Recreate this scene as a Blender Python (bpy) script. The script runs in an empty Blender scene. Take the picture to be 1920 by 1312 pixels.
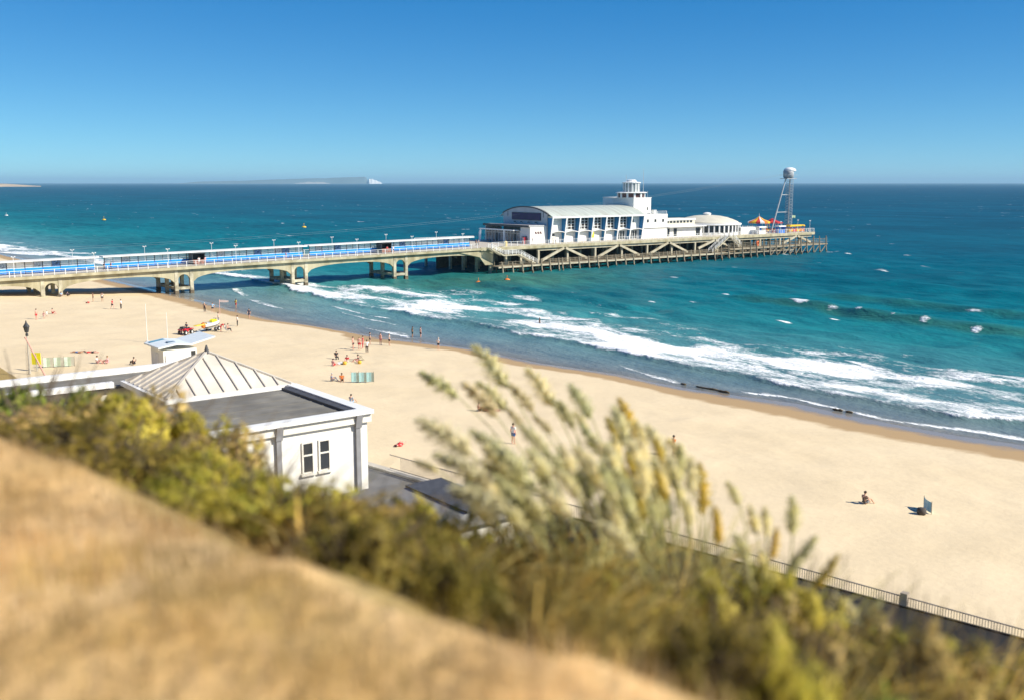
import bpy, math, random
import numpy as np
from mathutils import Vector, Matrix

# World frame: x runs out to sea along the pier, y runs along the shore (to the left), z is up, sea level is 0.
sc = bpy.context.scene
COL = sc.collection
R = math.radians

# ---------------------------------------------------------------- camera
cam_d = bpy.data.cameras.new('camera')
cam = bpy.data.objects.new('camera', cam_d)
COL.objects.link(cam)
cam.location = (0, 0, 23.0)
cam.rotation_euler = (R(90 - 9.26), 0, R(-38))
cam_d.sensor_width = 36.0
cam_d.lens = 36.0
cam_d.clip_start = 0.05
cam_d.clip_end = 200000
cam_d.dof.use_dof = True
cam_d.dof.focus_distance = 260.0
cam_d.dof.aperture_fstop = 0.55
cam_d.dof.aperture_blades = 0
sc.camera = cam

# ---------------------------------------------------------------- sky, sun, exposure
SUN = Vector((1.342, -1.937, 1.75)).normalized()
SUN_EL = math.asin(SUN.z)
SUN_AZ = math.atan2(SUN.x, SUN.y)
world = bpy.data.worlds.new('World')
sc.world = world
world.use_nodes = True
wn, wl = world.node_tree.nodes, world.node_tree.links
wn.clear()
sky = wn.new('ShaderNodeTexSky')
sky.sky_type = 'NISHITA'
sky.sun_disc = False
sky.sun_elevation = SUN_EL
sky.sun_rotation = SUN_AZ
sky.altitude = 0
sky.air_density = 0.5
sky.dust_density = 0.0
sky.ozone_density = 9.0
# film response of the photograph: a steeper red and a flatter blue than the plain sky colours
sep = wn.new('ShaderNodeSeparateColor'); comb = wn.new('ShaderNodeCombineColor')
wl.new(sky.outputs[0], sep.inputs[0])
for i, (o_, g_, k_) in enumerate(((.55, 1.0, .82), (0., 1.0, .87), (0., .65, 1.54))):
    sb = wn.new('ShaderNodeMath'); sb.operation = 'SUBTRACT'; sb.inputs[1].default_value = o_
    mxm = wn.new('ShaderNodeMath'); mxm.operation = 'MAXIMUM'; mxm.inputs[1].default_value = 0.0
    wl.new(sep.outputs[i], sb.inputs[0]); wl.new(sb.outputs[0], mxm.inputs[0])
    pw = wn.new('ShaderNodeMath'); pw.operation = 'POWER'; pw.inputs[1].default_value = g_
    ml = wn.new('ShaderNodeMath'); ml.operation = 'MULTIPLY'; ml.inputs[1].default_value = k_
    wl.new(mxm.outputs[0], pw.inputs[0]); wl.new(pw.outputs[0], ml.inputs[0]); wl.new(ml.outputs[0], comb.inputs[i])
bg = wn.new('ShaderNodeBackground')
bg.inputs['Strength'].default_value = 0.1
out = wn.new('ShaderNodeOutputWorld')
wl.new(comb.outputs[0], bg.inputs[0])
wl.new(bg.outputs[0], out.inputs[0])

sun_d = bpy.data.lights.new('sun', 'SUN')
sun_d.energy = 4.8
sun_d.angle = R(0.5)
sun_d.color = (1.0, 0.93, 0.80)
sun = bpy.data.objects.new('sun', sun_d)
COL.objects.link(sun)
sun.rotation_euler = SUN.to_track_quat('Z', 'Y').to_euler()

sc.view_settings.view_transform = 'Standard'
sc.view_settings.look = 'None'
sc.view_settings.exposure = 0.6
sc.view_settings.gamma = 1.0
sc.view_settings.use_curve_mapping = False
sc.render.engine = 'CYCLES'
sc.cycles.use_denoising = True
sc.cycles.max_bounces = 9
sc.cycles.diffuse_bounces = 6
sc.cycles.transmission_bounces = 9
sc.cycles.transparent_max_bounces = 16
sc.cycles.volume_bounces = 0

# ---------------------------------------------------------------- helpers
class MB:
    def __init__(self):
        self.v = []; self.f = []
    def add(self, vs, fs):
        o = len(self.v)
        self.v.extend([tuple(p) for p in vs])
        self.f.extend([tuple(i + o for i in q) for q in fs])
        return self
    def box(self, x0, x1, y0, y1, z0, z1):
        return self.add([(x0,y0,z0),(x1,y0,z0),(x1,y1,z0),(x0,y1,z0),(x0,y0,z1),(x1,y0,z1),(x1,y1,z1),(x0,y1,z1)],
                        [(0,3,2,1),(4,5,6,7),(0,1,5,4),(1,2,6,5),(2,3,7,6),(3,0,4,7)])
    def bar(self, p0, p1, w, h=None):
        h = h or w
        p0, p1 = Vector(p0), Vector(p1)
        d = (p1 - p0).normalized()
        up = Vector((0,0,1)) if abs(d.z) < .95 else Vector((1,0,0))
        a = d.cross(up).normalized() * (w/2)
        b = a.cross(d).normalized() * (h/2)
        vs = []
        for p in (p0, p1):
            vs += [p-a-b, p+a-b, p+a+b, p-a+b]
        return self.add(vs, [(0,1,2,3),(7,6,5,4),(0,4,5,1),(1,5,6,2),(2,6,7,3),(3,7,4,0)])
    def tube(self, pts, rad, n=8, caps=True):
        pts = [Vector(p) for p in pts]
        if not isinstance(rad, (list, tuple)): rad = [rad] * len(pts)
        o = len(self.v); prev = None
        for i, p in enumerate(pts):
            d = (pts[min(i+1, len(pts)-1)] - pts[max(i-1, 0)]).normalized()
            if prev is None:
                ref = Vector((0,0,1)) if abs(d.z) < .9 else Vector((1,0,0))
                a = d.cross(ref).normalized()
            else:
                a = (prev - d * prev.dot(d)).normalized()
            prev = a; b = d.cross(a)
            for k in range(n):
                t = 2*math.pi*k/n
                self.v.append(tuple(p + (a*math.cos(t) + b*math.sin(t)) * rad[i]))
        for i in range(len(pts)-1):
            for k in range(n):
                k2 = (k+1) % n
                self.f.append((o+i*n+k, o+i*n+k2, o+(i+1)*n+k2, o+(i+1)*n+k))
        if caps:
            self.f.append(tuple(o+k for k in range(n))[::-1])
            self.f.append(tuple(o+(len(pts)-1)*n+k for k in range(n)))
        return self
    def lathe(self, prof, n=16, c=(0,0,0)):
        o = len(self.v)
        for r, z in prof:
            for k in range(n):
                t = 2*math.pi*k/n
                self.v.append((c[0]+r*math.cos(t), c[1]+r*math.sin(t), c[2]+z))
        for i in range(len(prof)-1):
            for k in range(n):
                k2 = (k+1) % n
                self.f.append((o+i*n+k, o+i*n+k2, o+(i+1)*n+k2, o+(i+1)*n+k))
        self.f.append(tuple(o+k for k in range(n))[::-1])
        self.f.append(tuple(o+(len(prof)-1)*n+k for k in range(n)))
        return self
    def prism(self, poly, a0, a1, axis='y'):
        n = len(poly)
        if axis == 'y': vs = [(p[0], a0, p[1]) for p in poly] + [(p[0], a1, p[1]) for p in poly]
        elif axis == 'x': vs = [(a0, p[0], p[1]) for p in poly] + [(a1, p[0], p[1]) for p in poly]
        else: vs = [(p[0], p[1], a0) for p in poly] + [(p[0], p[1], a1) for p in poly]
        fs = [tuple(range(n))[::-1], tuple(range(n, 2*n))]
        for i in range(n):
            j = (i+1) % n
            fs.append((i, j, n+j, n+i))
        return self.add(vs, fs)
    def ell(self, c, r, n=8, m=6):
        prof = []
        o = len(self.v)
        for i in range(1, m):
            ph = math.pi*i/m
            for k in range(n):
                t = 2*math.pi*k/n
                self.v.append((c[0]+r[0]*math.sin(ph)*math.cos(t), c[1]+r[1]*math.sin(ph)*math.sin(t), c[2]-r[2]*math.cos(ph)))
        for i in range(m-2):
            for k in range(n):
                k2 = (k+1) % n
                self.f.append((o+i*n+k, o+i*n+k2, o+(i+1)*n+k2, o+(i+1)*n+k))
        self.f.append(tuple(o+k for k in range(n))[::-1])
        self.f.append(tuple(o+(m-2)*n+k for k in range(n)))
        return self
    def mesh(self, name, smooth=False, fix=True):
        me = bpy.data.meshes.new(name)
        me.from_pydata(self.v, [], self.f)
        if fix:
            import bmesh
            bm = bmesh.new(); bm.from_mesh(me)
            bmesh.ops.recalc_face_normals(bm, faces=bm.faces)
            bm.to_mesh(me); bm.free()
        if smooth:
            me.polygons.foreach_set('use_smooth', [True]*len(me.polygons))
        me.update()
        return me

def link(name, data, parent=None, loc=(0,0,0), rz=0.0):
    o = bpy.data.objects.new(name, data)
    COL.objects.link(o)
    if parent: o.parent = parent
    o.location = loc
    if rz: o.rotation_euler = (0, 0, rz)
    return o
def thing(name, label, cat, loc=(0,0,0), rz=0.0, group=None):
    o = link(name, None, None, loc, rz)
    o.empty_display_size = 0.2
    o['label'] = label; o['category'] = cat
    if group: o['group'] = group
    return o
def part(name, mb, mat, parent, loc=(0,0,0), rz=0.0, smooth=False):
    me = mb.mesh(name, smooth) if isinstance(mb, MB) else mb
    o = link(name, me, parent, loc, rz)
    if mat is not None:
        if len(me.materials) == 0: me.materials.append(mat)
        elif me.materials[0] is not mat:
            o.material_slots[0].link = 'OBJECT'; o.material_slots[0].material = mat
    return o
def single(name, mb, mat, label, cat, loc=(0,0,0), rz=0.0, group=None, smooth=False):
    o = part(name, mb, mat, None, loc, rz, smooth)
    o['label'] = label; o['category'] = cat
    if group: o['group'] = group
    return o
def structure(name, me, mat):
    o = link(name, me.mesh(name) if isinstance(me, MB) else me)
    o.data.materials.append(mat)
    o['kind'] = 'structure'
    return o

MATS = {}
def M(name, col, rough=.6, var=.12, scale=1.5, stretch=(1,1,1), stain=None, samt=.5, bump=0., bscale=8., metal=0., spec=.4):
    if name in MATS: return MATS[name]
    m = bpy.data.materials.new(name); m.use_nodes = True
    n, l = m.node_tree.nodes, m.node_tree.links
    p = n['Principled BSDF']
    p.inputs['Roughness'].default_value = rough
    p.inputs['Metallic'].default_value = metal
    p.inputs['Specular IOR Level'].default_value = spec
    tc = n.new('ShaderNodeTexCoord'); mp = n.new('ShaderNodeMapping')
    mp.inputs['Scale'].default_value = stretch
    l.new(tc.outputs['Object'], mp.inputs[0])
    nz = n.new('ShaderNodeTexNoise'); nz.inputs['Scale'].default_value = scale; nz.inputs['Detail'].default_value = 5
    l.new(mp.outputs[0], nz.inputs[0])
    rp = n.new('ShaderNodeValToRGB')
    rp.color_ramp.elements[0].position = .3; rp.color_ramp.elements[1].position = .7
    rp.color_ramp.elements[0].color = tuple(max(0, c*(1-var)) for c in col) + (1,)
    rp.color_ramp.elements[1].color = tuple(min(1, c*(1+var)) for c in col) + (1,)
    l.new(nz.outputs[0], rp.inputs[0])
    src = rp.outputs[0]
    if stain:
        n2 = n.new('ShaderNodeTexNoise'); n2.inputs['Scale'].default_value = scale*.6; n2.inputs['Detail'].default_value = 7
        mp2 = n.new('ShaderNodeMapping'); mp2.inputs['Location'].default_value = (7, 3, 1); mp2.inputs['Scale'].default_value = stretch
        l.new(tc.outputs['Object'], mp2.inputs[0]); l.new(mp2.outputs[0], n2.inputs[0])
        r2 = n.new('ShaderNodeValToRGB'); r2.color_ramp.elements[0].position = .45; r2.color_ramp.elements[1].position = .68
        r2.color_ramp.elements[0].color = (0,0,0,1); r2.color_ramp.elements[1].color = (samt,)*3 + (1,)
        l.new(n2.outputs[0], r2.inputs[0])
        mx = n.new('ShaderNodeMix'); mx.data_type = 'RGBA'
        l.new(r2.outputs[0], mx.inputs[0]); l.new(src, mx.inputs[6]); mx.inputs[7].default_value = tuple(stain) + (1,)
        src = mx.outputs[2]
    l.new(src, p.inputs['Base Color'])
    if bump:
        nb = n.new('ShaderNodeTexNoise'); nb.inputs['Scale'].default_value = bscale; nb.inputs['Detail'].default_value = 4
        l.new(mp.outputs[0], nb.inputs[0])
        bp = n.new('ShaderNodeBump'); bp.inputs['Strength'].default_value = bump; bp.inputs['Distance'].default_value = .05
        l.new(nb.outputs[0], bp.inputs['Height']); l.new(bp.outputs[0], p.inputs['Normal'])
    MATS[name] = m
    return m
ORD = ['first','second','third','fourth','fifth','sixth','seventh','eighth','ninth','tenth','eleventh','twelfth','thirteenth','fourteenth','fifteenth','sixteenth','seventeenth','eighteenth','nineteenth','twentieth']

def vnoise(x, y, seed=0):
    """smooth value noise on numpy arrays"""
    xi = np.floor(x).astype(np.int64); yi = np.floor(y).astype(np.int64)
    fx = x - xi; fy = y - yi
    fx = fx*fx*(3-2*fx); fy = fy*fy*(3-2*fy)
    def h(a, b):
        k = (a*374761393 + b*668265263 + seed*1442695041) & 0xffffffff
        k = ((k ^ (k >> 13)) * 1274126177) & 0xffffffff
        return ((k ^ (k >> 16)) & 0xffff) / 65535.0
    return (h(xi,yi)*(1-fx)+h(xi+1,yi)*fx)*(1-fy) + (h(xi,yi+1)*(1-fx)+h(xi+1,yi+1)*fx)*fy
def fbm(x, y, o=4, seed=0):
    r = 0; a = .5; t = 0
    for i in range(o):
        r = r + a*vnoise(x*2**i, y*2**i, seed+i*17); t += a; a *= .5
    return r/t
def sstep(a, b, x):
    t = np.clip((x-a)/(b-a), 0, 1); return t*t*(3-2*t)
def grid_mesh(name, X, Y, Z, attrs=None, smooth=True):
    """X (nx), Y (ny), Z (nx,ny) -> mesh; attrs {name: array (nx,ny) or (nx,ny,3)}"""
    nx, ny = Z.shape
    co = np.empty((nx, ny, 3), np.float32)
    co[..., 0] = X[:, None] if X.ndim == 1 else X
    co[..., 1] = Y[None, :] if Y.ndim == 1 else Y
    co[..., 2] = Z
    idx = np.arange(nx*ny).reshape(nx, ny)
    q = np.stack([idx[:-1,:-1], idx[1:,:-1], idx[1:,1:], idx[:-1,1:]], -1).reshape(-1, 4)
    me = bpy.data.meshes.new(name)
    me.vertices.add(nx*ny); me.vertices.foreach_set('co', co.ravel())
    me.loops.add(q.size); me.loops.foreach_set('vertex_index', q.ravel().astype(np.int32))
    me.polygons.add(len(q))
    me.polygons.foreach_set('loop_start', np.arange(0, q.size, 4, dtype=np.int32))
    if smooth: me.polygons.foreach_set('use_smooth', np.ones(len(q), bool))
    me.update(calc_edges=True)
    for k, a in (attrs or {}).items():
        a = np.asarray(a, np.float32)
        if a.ndim == 3:
            at = me.attributes.new(k, 'FLOAT_COLOR', 'POINT')
            c = np.ones((nx*ny, 4), np.float32); c[:, :3] = a.reshape(-1, 3)
            at.data.foreach_set('color', c.ravel())
        else:
            at = me.attributes.new(k, 'FLOAT', 'POINT')
            at.data.foreach_set('value', a.ravel())
    return me
def tri_mesh(name, co, faces, col=None, nor=None):
    """co (n,3), faces (m,k) numpy; col (n,3) per-vertex colour"""
    me = bpy.data.meshes.new(name)
    k = faces.shape[1]
    me.vertices.add(len(co)); me.vertices.foreach_set('co', np.asarray(co, np.float32).ravel())
    me.loops.add(faces.size); me.loops.foreach_set('vertex_index', faces.ravel().astype(np.int32))
    me.polygons.add(len(faces)); me.polygons.foreach_set('loop_start', np.arange(0, faces.size, k, dtype=np.int32))
    me.update(calc_edges=True)
    if col is not None:
        at = me.attributes.new('tone', 'FLOAT_COLOR', 'POINT')
        c = np.ones((len(co), 4), np.float32); c[:, :3] = col
        at.data.foreach_set('color', c.ravel())
    if nor is not None:
        me.polygons.foreach_set('use_smooth', np.ones(len(me.polygons), bool))
        nn_ = np.asarray(nor, np.float64); nn_ = nn_/np.linalg.norm(nn_, axis=1)[:, None]
        me.normals_split_custom_set_from_vertices(nn_.tolist())
    return me
# ================================================================ THE SETTING
WLy = [41.9,47.2,52.3,58.1,64.9,70.7,77.2,82.7,89.1,94.6,100.5,107,114.3,121.5,128.7,138,149,160.6,171.5,191.5,211.2]
WLx = [90.8,89.5,89.1,88.9,89.5,87.9,86.4,86.0,86.2,85.0,83.8,83.6,83.6,82.2,80.4,78.4,76.9,74.8,74.9,76.0,75.9]
WEy = [38.5,48.2,53.4,62.2,68.7,76.3,84.6,92.8,100.6,114.4,125.1,130.9,138.8,151,162,187.1,203.5,219]
WEx = [83.7,82.2,81.9,81.4,81.1,81.1,81.9,80.8,78.6,79.2,75.5,72.2,75.2,74.1,70.6,69.1,69.8,69.6]
def wline(y): return np.interp(y, WLy, WLx)
def beach_z(x, y):
    q = wline(y) - x
    return np.where(q < 0, np.maximum(.06*q, -6), np.minimum(np.where(q < 8, .05*q, .4 + .05*(q-8)), 2.4))
def bz(x, y): return float(beach_z(np.array(float(x)), np.array(float(y))))
def prom_edge(y): return 44.8 - .155*y - .5*max(0, y-84)

def nodes_of(name):
    m = bpy.data.materials.new(name); m.use_nodes = True
    return m, m.node_tree.nodes, m.node_tree.links, m.node_tree.nodes['Principled BSDF']
def N(n, kind, **kw):
    x = n.new('ShaderNode' + kind)
    for k, v in kw.items(): setattr(x, k, v)
    return x
def math_node(n, l, op, a, b=None, clamp=False):
    x = n.new('ShaderNodeMath'); x.operation = op; x.use_clamp = clamp
    for i, s in enumerate((a, b)):
        if s is None: continue
        if isinstance(s, (int, float)): x.inputs[i].default_value = s
        else: l.new(s, x.inputs[i])
    return x.outputs[0]
def noise_node(n, l, vec, scale, detail=4, rough=.55, stretch=(1,1,1), loc=(0,0,0), dist=0.):
    mp = n.new('ShaderNodeMapping'); mp.inputs['Scale'].default_value = stretch; mp.inputs['Location'].default_value = loc
    l.new(vec, mp.inputs[0])
    z = n.new('ShaderNodeTexNoise'); z.inputs['Scale'].default_value = scale; z.inputs['Detail'].default_value = detail
    z.inputs['Roughness'].default_value = rough; z.inputs['Distortion'].default_value = dist
    l.new(mp.outputs[0], z.inputs[0])
    return z.outputs[0]
def ramp(n, l, fac, stops):
    r = n.new('ShaderNodeValToRGB'); cr = r.color_ramp
    while len(cr.elements) < len(stops): cr.elements.new(.5)
    for e, (p, c) in zip(cr.elements, stops): e.position = p; e.color = tuple(c) + (1,)
    l.new(fac, r.inputs[0]); return r.outputs[0]
def mixc(n, l, f, a, b, mode='MIX'):
    x = n.new('ShaderNodeMix'); x.data_type = 'RGBA'; x.blend_type = mode
    for i, s in ((0, f), (6, a), (7, b)):
        if isinstance(s, (int, float)): x.inputs[i].default_value = s
        elif isinstance(s, tuple): x.inputs[i].default_value = s + (1,)
        else: l.new(s, x.inputs[i])
    return x.outputs[2]

# ---- beach sand
def sand_material():
    m, n, l, p = nodes_of('sand')
    g = N(n, 'NewGeometry').outputs['Position']
    wet = N(n, 'Attribute', attribute_name='wet').outputs['Fac']
    a = noise_node(n, l, g, .12, 6)
    b = noise_node(n, l, g, 1.6, 5)
    dry = ramp(n, l, a, [(.3, (.69,.56,.365)), (.7, (.75,.615,.41))])
    spk = ramp(n, l, b, [(.35, (.95,.95,.95)), (.6, (1,1,1))])
    dry = mixc(n, l, 1.0, dry, spk, 'MULTIPLY')
    ed = math_node(n, l, 'MULTIPLY', math_node(n, l, 'SUBTRACT', noise_node(n, l, g, .35, 5), .5), .5)
    w = math_node(n, l, 'ADD', wet, ed)
    damp = math_node(n, l, 'MULTIPLY', math_node(n, l, 'SUBTRACT', w, .38), 5.0, True)
    soak = math_node(n, l, 'MULTIPLY', math_node(n, l, 'SUBTRACT', w, .95), 4.0, True)
    c = mixc(n, l, damp, dry, (.42,.29,.155))
    c = mixc(n, l, soak, c, (.30,.235,.165))
    l.new(c, p.inputs['Base Color'])
    l.new(math_node(n, l, 'SUBTRACT', .9, math_node(n, l, 'MULTIPLY', soak, .72)), p.inputs['Roughness'])
    l.new(math_node(n, l, 'ADD', .12, math_node(n, l, 'MULTIPLY', soak, .5)), p.inputs['Specular IOR Level'])
    foot = noise_node(n, l, g, 2.2, 3); fine = noise_node(n, l, g, 14, 3)
    hgt = math_node(n, l, 'ADD', math_node(n, l, 'MULTIPLY', foot, 1.0), math_node(n, l, 'MULTIPLY', fine, .25))
    bp = N(n, 'Bump'); bp.inputs['Distance'].default_value = .06
    l.new(hgt, bp.inputs['Height'])
    l.new(math_node(n, l, 'SUBTRACT', .5, math_node(n, l, 'MULTIPLY', damp, .46)), bp.inputs['Strength'])
    l.new(bp.outputs[0], p.inputs['Normal'])
    return m
X = np.concatenate([np.arange(8, 60, 1.0), np.arange(60, 96, .5), np.arange(96, 180, 4.0), [220, 400]])
Y = np.concatenate([[-4000, -800, -200], np.arange(-60, 24, 4.), np.arange(24, 232, .8), np.arange(232, 420, 3.), [500, 800, 1500, 4000]])
XX, YY = np.meshgrid(X, Y, indexing='ij')
Zb = beach_z(XX, YY)
qq = wline(YY) - XX
Zb = Zb + sstep(4, 14, qq)*(fbm(XX*.25, YY*.25, 4, 3)-.5)*.28 + sstep(6, 16, qq)*(fbm(XX*.9, YY*.9, 2, 9)-.5)*.10
wetw = np.maximum(wline(YY) - np.interp(YY, WEy, WEx), 2.0)
wet = np.clip(1.5 - qq/wetw*1.0, 0, 1.5)
beach = structure('beach', grid_mesh('beach', X, Y, Zb, {'wet': wet}), sand_material())

# ---- sea
def sea_material():
    m, n, l, p = nodes_of('sea_water')
    g = N(n, 'NewGeometry').outputs['Position']
    foam = N(n, 'Attribute', attribute_name='foam').outputs['Fac']
    tn = N(n, 'Attribute', attribute_name='tint').outputs['Color']
    cap = N(n, 'Attribute', attribute_name='offshore').outputs['Fac']
    # water body colour with drifting patches
    v1 = noise_node(n, l, g, .02, 5, .55, (1, .45, 1))
    v2 = noise_node(n, l, g, .22, 4, .6, (1, .4, 1))
    k = math_node(n, l, 'ADD', math_node(n, l, 'MULTIPLY', v1, .7), math_node(n, l, 'MULTIPLY', v2, .55))
    kk = ramp(n, l, k, [(.45, (.60,.66,.70)), (.80, (1.40,1.34,1.26))])
    body = mixc(n, l, 1.0, tn, kk, 'MULTIPLY')
    # foam
    f1 = noise_node(n, l, g, .55, 6, .62, (1, .45, 1), dist=.8)
    f2 = noise_node(n, l, g, 2.6, 4, .6, (1, .55, 1), (3, 9, 0))
    fn = math_node(n, l, 'ADD', math_node(n, l, 'MULTIPLY', f1, .62), math_node(n, l, 'MULTIPLY', f2, .38))
    thr = math_node(n, l, 'SUBTRACT', .80, math_node(n, l, 'MULTIPLY', foam, .58))
    fm = math_node(n, l, 'MULTIPLY', math_node(n, l, 'SUBTRACT', fn, thr), 5.0, True)
    # scattered whitecaps offshore
    c1 = noise_node(n, l, g, .16, 3, .5, (1, .42, 1), (31, 7, 0))
    c2 = noise_node(n, l, g, .013, 3, .5, (1, 1, 1), (5, 40, 0))
    cc = math_node(n, l, 'ADD', c1, math_node(n, l, 'MULTIPLY', math_node(n, l, 'SUBTRACT', c2, .5), .22))
    cm = math_node(n, l, 'MULTIPLY', math_node(n, l, 'MULTIPLY', math_node(n, l, 'SUBTRACT', cc, .70), 14.0, True), cap)
    fm = math_node(n, l, 'MAXIMUM', fm, math_node(n, l, 'MULTIPLY', cm, .8))
    wcol = mixc(n, l, fm, body, (.86,.88,.88))
    b1 = noise_node(n, l, g, .30, 4, .6, (1, .45, 1))
    b2 = noise_node(n, l, g, 1.3, 4, .6, (1, .6, 1), (2, 5, 0))
    h = math_node(n, l, 'ADD', math_node(n, l, 'MULTIPLY', b1, 1.3), math_node(n, l, 'MULTIPLY', b2, .42))
    h = math_node(n, l, 'ADD', h, math_node(n, l, 'MULTIPLY', math_node(n, l, 'MULTIPLY', fn, fm), .5))
    bp = N(n, 'Bump'); bp.inputs['Distance'].default_value = .8; bp.inputs['Strength'].default_value = .55
    l.new(h, bp.inputs['Height'])
    # wind-roughened water: body colour from below, plus sky reflection whose grazing strength is held down by the wave slopes
    di = N(n, 'BsdfDiffuse'); gl_ = N(n, 'BsdfGlossy'); fr = N(n, 'Fresnel'); mx = N(n, 'MixShader')
    fr.inputs['IOR'].default_value = 1.33; gl_.inputs['Roughness'].default_value = .22
    l.new(wcol, di.inputs['Color'])
    for nd in (di, gl_, fr): l.new(bp.outputs[0], nd.inputs['Normal'])
    shal = math_node(n, l, 'SUBTRACT', .34, math_node(n, l, 'MULTIPLY', N(n, 'Attribute', attribute_name='deep').outputs['Fac'], .20))
    f = math_node(n, l, 'MINIMUM', fr.outputs[0], shal)
    l.new(math_node(n, l, 'MULTIPLY', f, math_node(n, l, 'SUBTRACT', 1.0, math_node(n, l, 'MULTIPLY', fm, .9))), mx.inputs[0])
    l.new(di.outputs[0], mx.inputs[1]); l.new(gl_.outputs[0], mx.inputs[2])
    l.new(mx.outputs[0], n['Material Output'].inputs['Surface'])
    n.remove(p)
    return m
geo = lambda a, b, r: list(a * (b/a) ** np.linspace(0, 1, r))
X = np.concatenate([np.arange(70, 132, .42), np.arange(132, 200, .8), np.arange(200, 330, 2.0), geo(332, 60000, 46)])
Y = np.concatenate([[-60000, -20000, -6000, -2000, -600, -200, -80, -20, 0, 14], np.arange(24, 232, .6), np.arange(232, 420, 1.6), np.arange(420, 600, 5.), geo(606, 60000, 40)])
XX, YY = np.meshgrid(X, Y, indexing='ij')
q = XX - wline(YY)                       # metres out from the waterline
FLOy = [45.6,50.6,55.8,62.3,69,76.7,85.4,95.2,106.1,118.7,131.5,140.5,153.3,166.1,185.4,216.3,230,244,300,352,375]
FLOx = [98.4,95.7,94.9,95.1,94.9,95.2,95.5,95.9,96.3,96.8,96.2,95.1,95.8,94.6,95.8,100.5,101,100,92,84,78]
FHIy = [53.8,59.8,67.4,73.8,86.7,94.4,108.4,123.6,136.3,166.2,185.2,201.7,222.7,245,300,350]
FHIx = [115.4,112.6,113.9,123.3,118.9,116.9,121,124.4,123.6,128.5,121.3,109.5,106.8,110,100,90]
wob = (fbm(YY*.10, YY*0+3, 4, 5)-.5)*3.0 + (fbm(YY*.5, XX*.1, 3, 8)-.5)*1.2
lo = np.interp(YY, FLOy, FLOx) + wob
hi = np.maximum(np.interp(YY, FHIy, FHIx) + (fbm(YY*.06, XX*.06, 3, 2)-.5)*12 + 3, lo + 5)
u = (XX - lo)/(hi - lo)
front = sstep(-.02, .03, u)
wash = front*(1 - sstep(.9, 1.25, u))
streak = fbm(XX*.20, YY*.07, 4, 12)
foam = wash*(np.clip(1.18 - .80*u, 0, 1)*.76 + 1.15*(streak-.44))
foam = np.maximum(foam, front*np.exp(-np.maximum(XX-lo, 0)/2.0)*1.05)
for off_, sd_, am_ in ((8.5, 131, .85), (17.0, 137, .7)):
    c_ = lo + off_ + (fbm(YY*.05, YY*0+sd_, 3, sd_)-.5)*8
    d_ = XX - c_
    pt_ = sstep(.42, .62, fbm(YY*.045, XX*.02, 3, sd_+1))
    foam = np.maximum(foam, am_*pt_*np.where(d_ < 0, np.exp(-(d_/.7)**2), np.exp(-d_/3.0))*(1-sstep(1.0, 1.4, u)))
# second line of rollers behind, in patches
pat = sstep(.5, .68, fbm(YY*.035, XX*.05, 3, 21))
foam = np.maximum(foam, pat*sstep(.98, 1.1, u)*(1-sstep(1.25, 1.7, u))*.34)
def line(ys, xs, width, amp, back, nseed, wv=1.2):
    """a thin swash line of foam: sharp to landward, fading seaward"""
    global foam
    c = np.interp(YY, ys, xs) + (fbm(YY*.2, YY*0+nseed, 4, nseed)-.5)*wv
    inside = sstep(ys[0]-3, ys[0]+2, YY)*(1-sstep(ys[-1]-2, ys[-1]+3, YY))
    d = XX - c
    f = np.where(d < 0, np.exp(-(d/(.28*width))**2), np.exp(-d/back))
    foam = np.maximum(foam, f*amp*inside*(.75+.5*fbm(YY*.35, XX*.3, 3, nseed+1)))
line([168.4,179.4,194.7,216.9], [82.7,81.6,84,89.9], 1.0, .72, 2.2, 31)
line([129.4,133.4,141,150.9], [81.3,81.4,81.1,81.8], 1.0, .78, 2.6, 33)
line([79.6,85.4,93.1], [87.3,88,90], 1.0, .95, 1.2, 35)
line([42.6,46.8,50.4,55.5,61.3,67.3,72.1], [92.2,91.7,90.5,89.5,89.9,90.9,89.5], 1.2, 1.0, 1.1, 37)
line([135,150,163], [87.5,87,88.2], 1.4, .72, 1.2, 41)
line([150,160,172], [90.5,90,91], 1.4, .7, 1.2, 43)
line([300,340,360,380], [88,87.5,80,75], 2, 1.0, 7, 45)
line([233,244,250], [104,103,101], 2, 1.0, 9, 47)
line([344,352,362,376], [97,95,92,88], 3, .9, 5, 51)
line(WLy, [x-.1 for x in WLx], .5, .45, .5, 53, .5)
# spilling crests and small patches offshore
patches = [(143.1,139.1,3.2,1),(150.8,135.3,3,.6),(167.2,141.2,2.5,.8),(140.8,105.6,3.4,1),(160.7,117.6,4.4,1.0),(162.1,113.2,3.2,.9),(150.1,102.7,2,.8),(161.4,100.2,2.2,.7),(214.8,130.1,2.5,.9),(153.3,79.5,1.8,.85),(271,203.3,8,.95),(294.9,205.2,5,.9),(294.4,197.6,3,.9),(176,92,4,.7),(158.6,109,3,.8),(157.6,103,1.8,.75),(155.0,89,2.2,.8),(156.0,95.5,1.4,.6),(186,100,3,.7),(300,180,4,.7),(262,172,3,.8),(240,150,3,.7)]
for px, py, L, a in patches:
    foam = np.maximum(foam, a*np.exp(-((XX-px - .18*(YY-py))/1.1)**2 - ((YY-py)/(L*.62))**2)*1.05)
foam *= (.80 + .42*sstep(.35, .6, fbm(YY*.09+5, XX*.12, 3, 151)))
foam *= sstep(-.6, .4, q)
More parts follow.
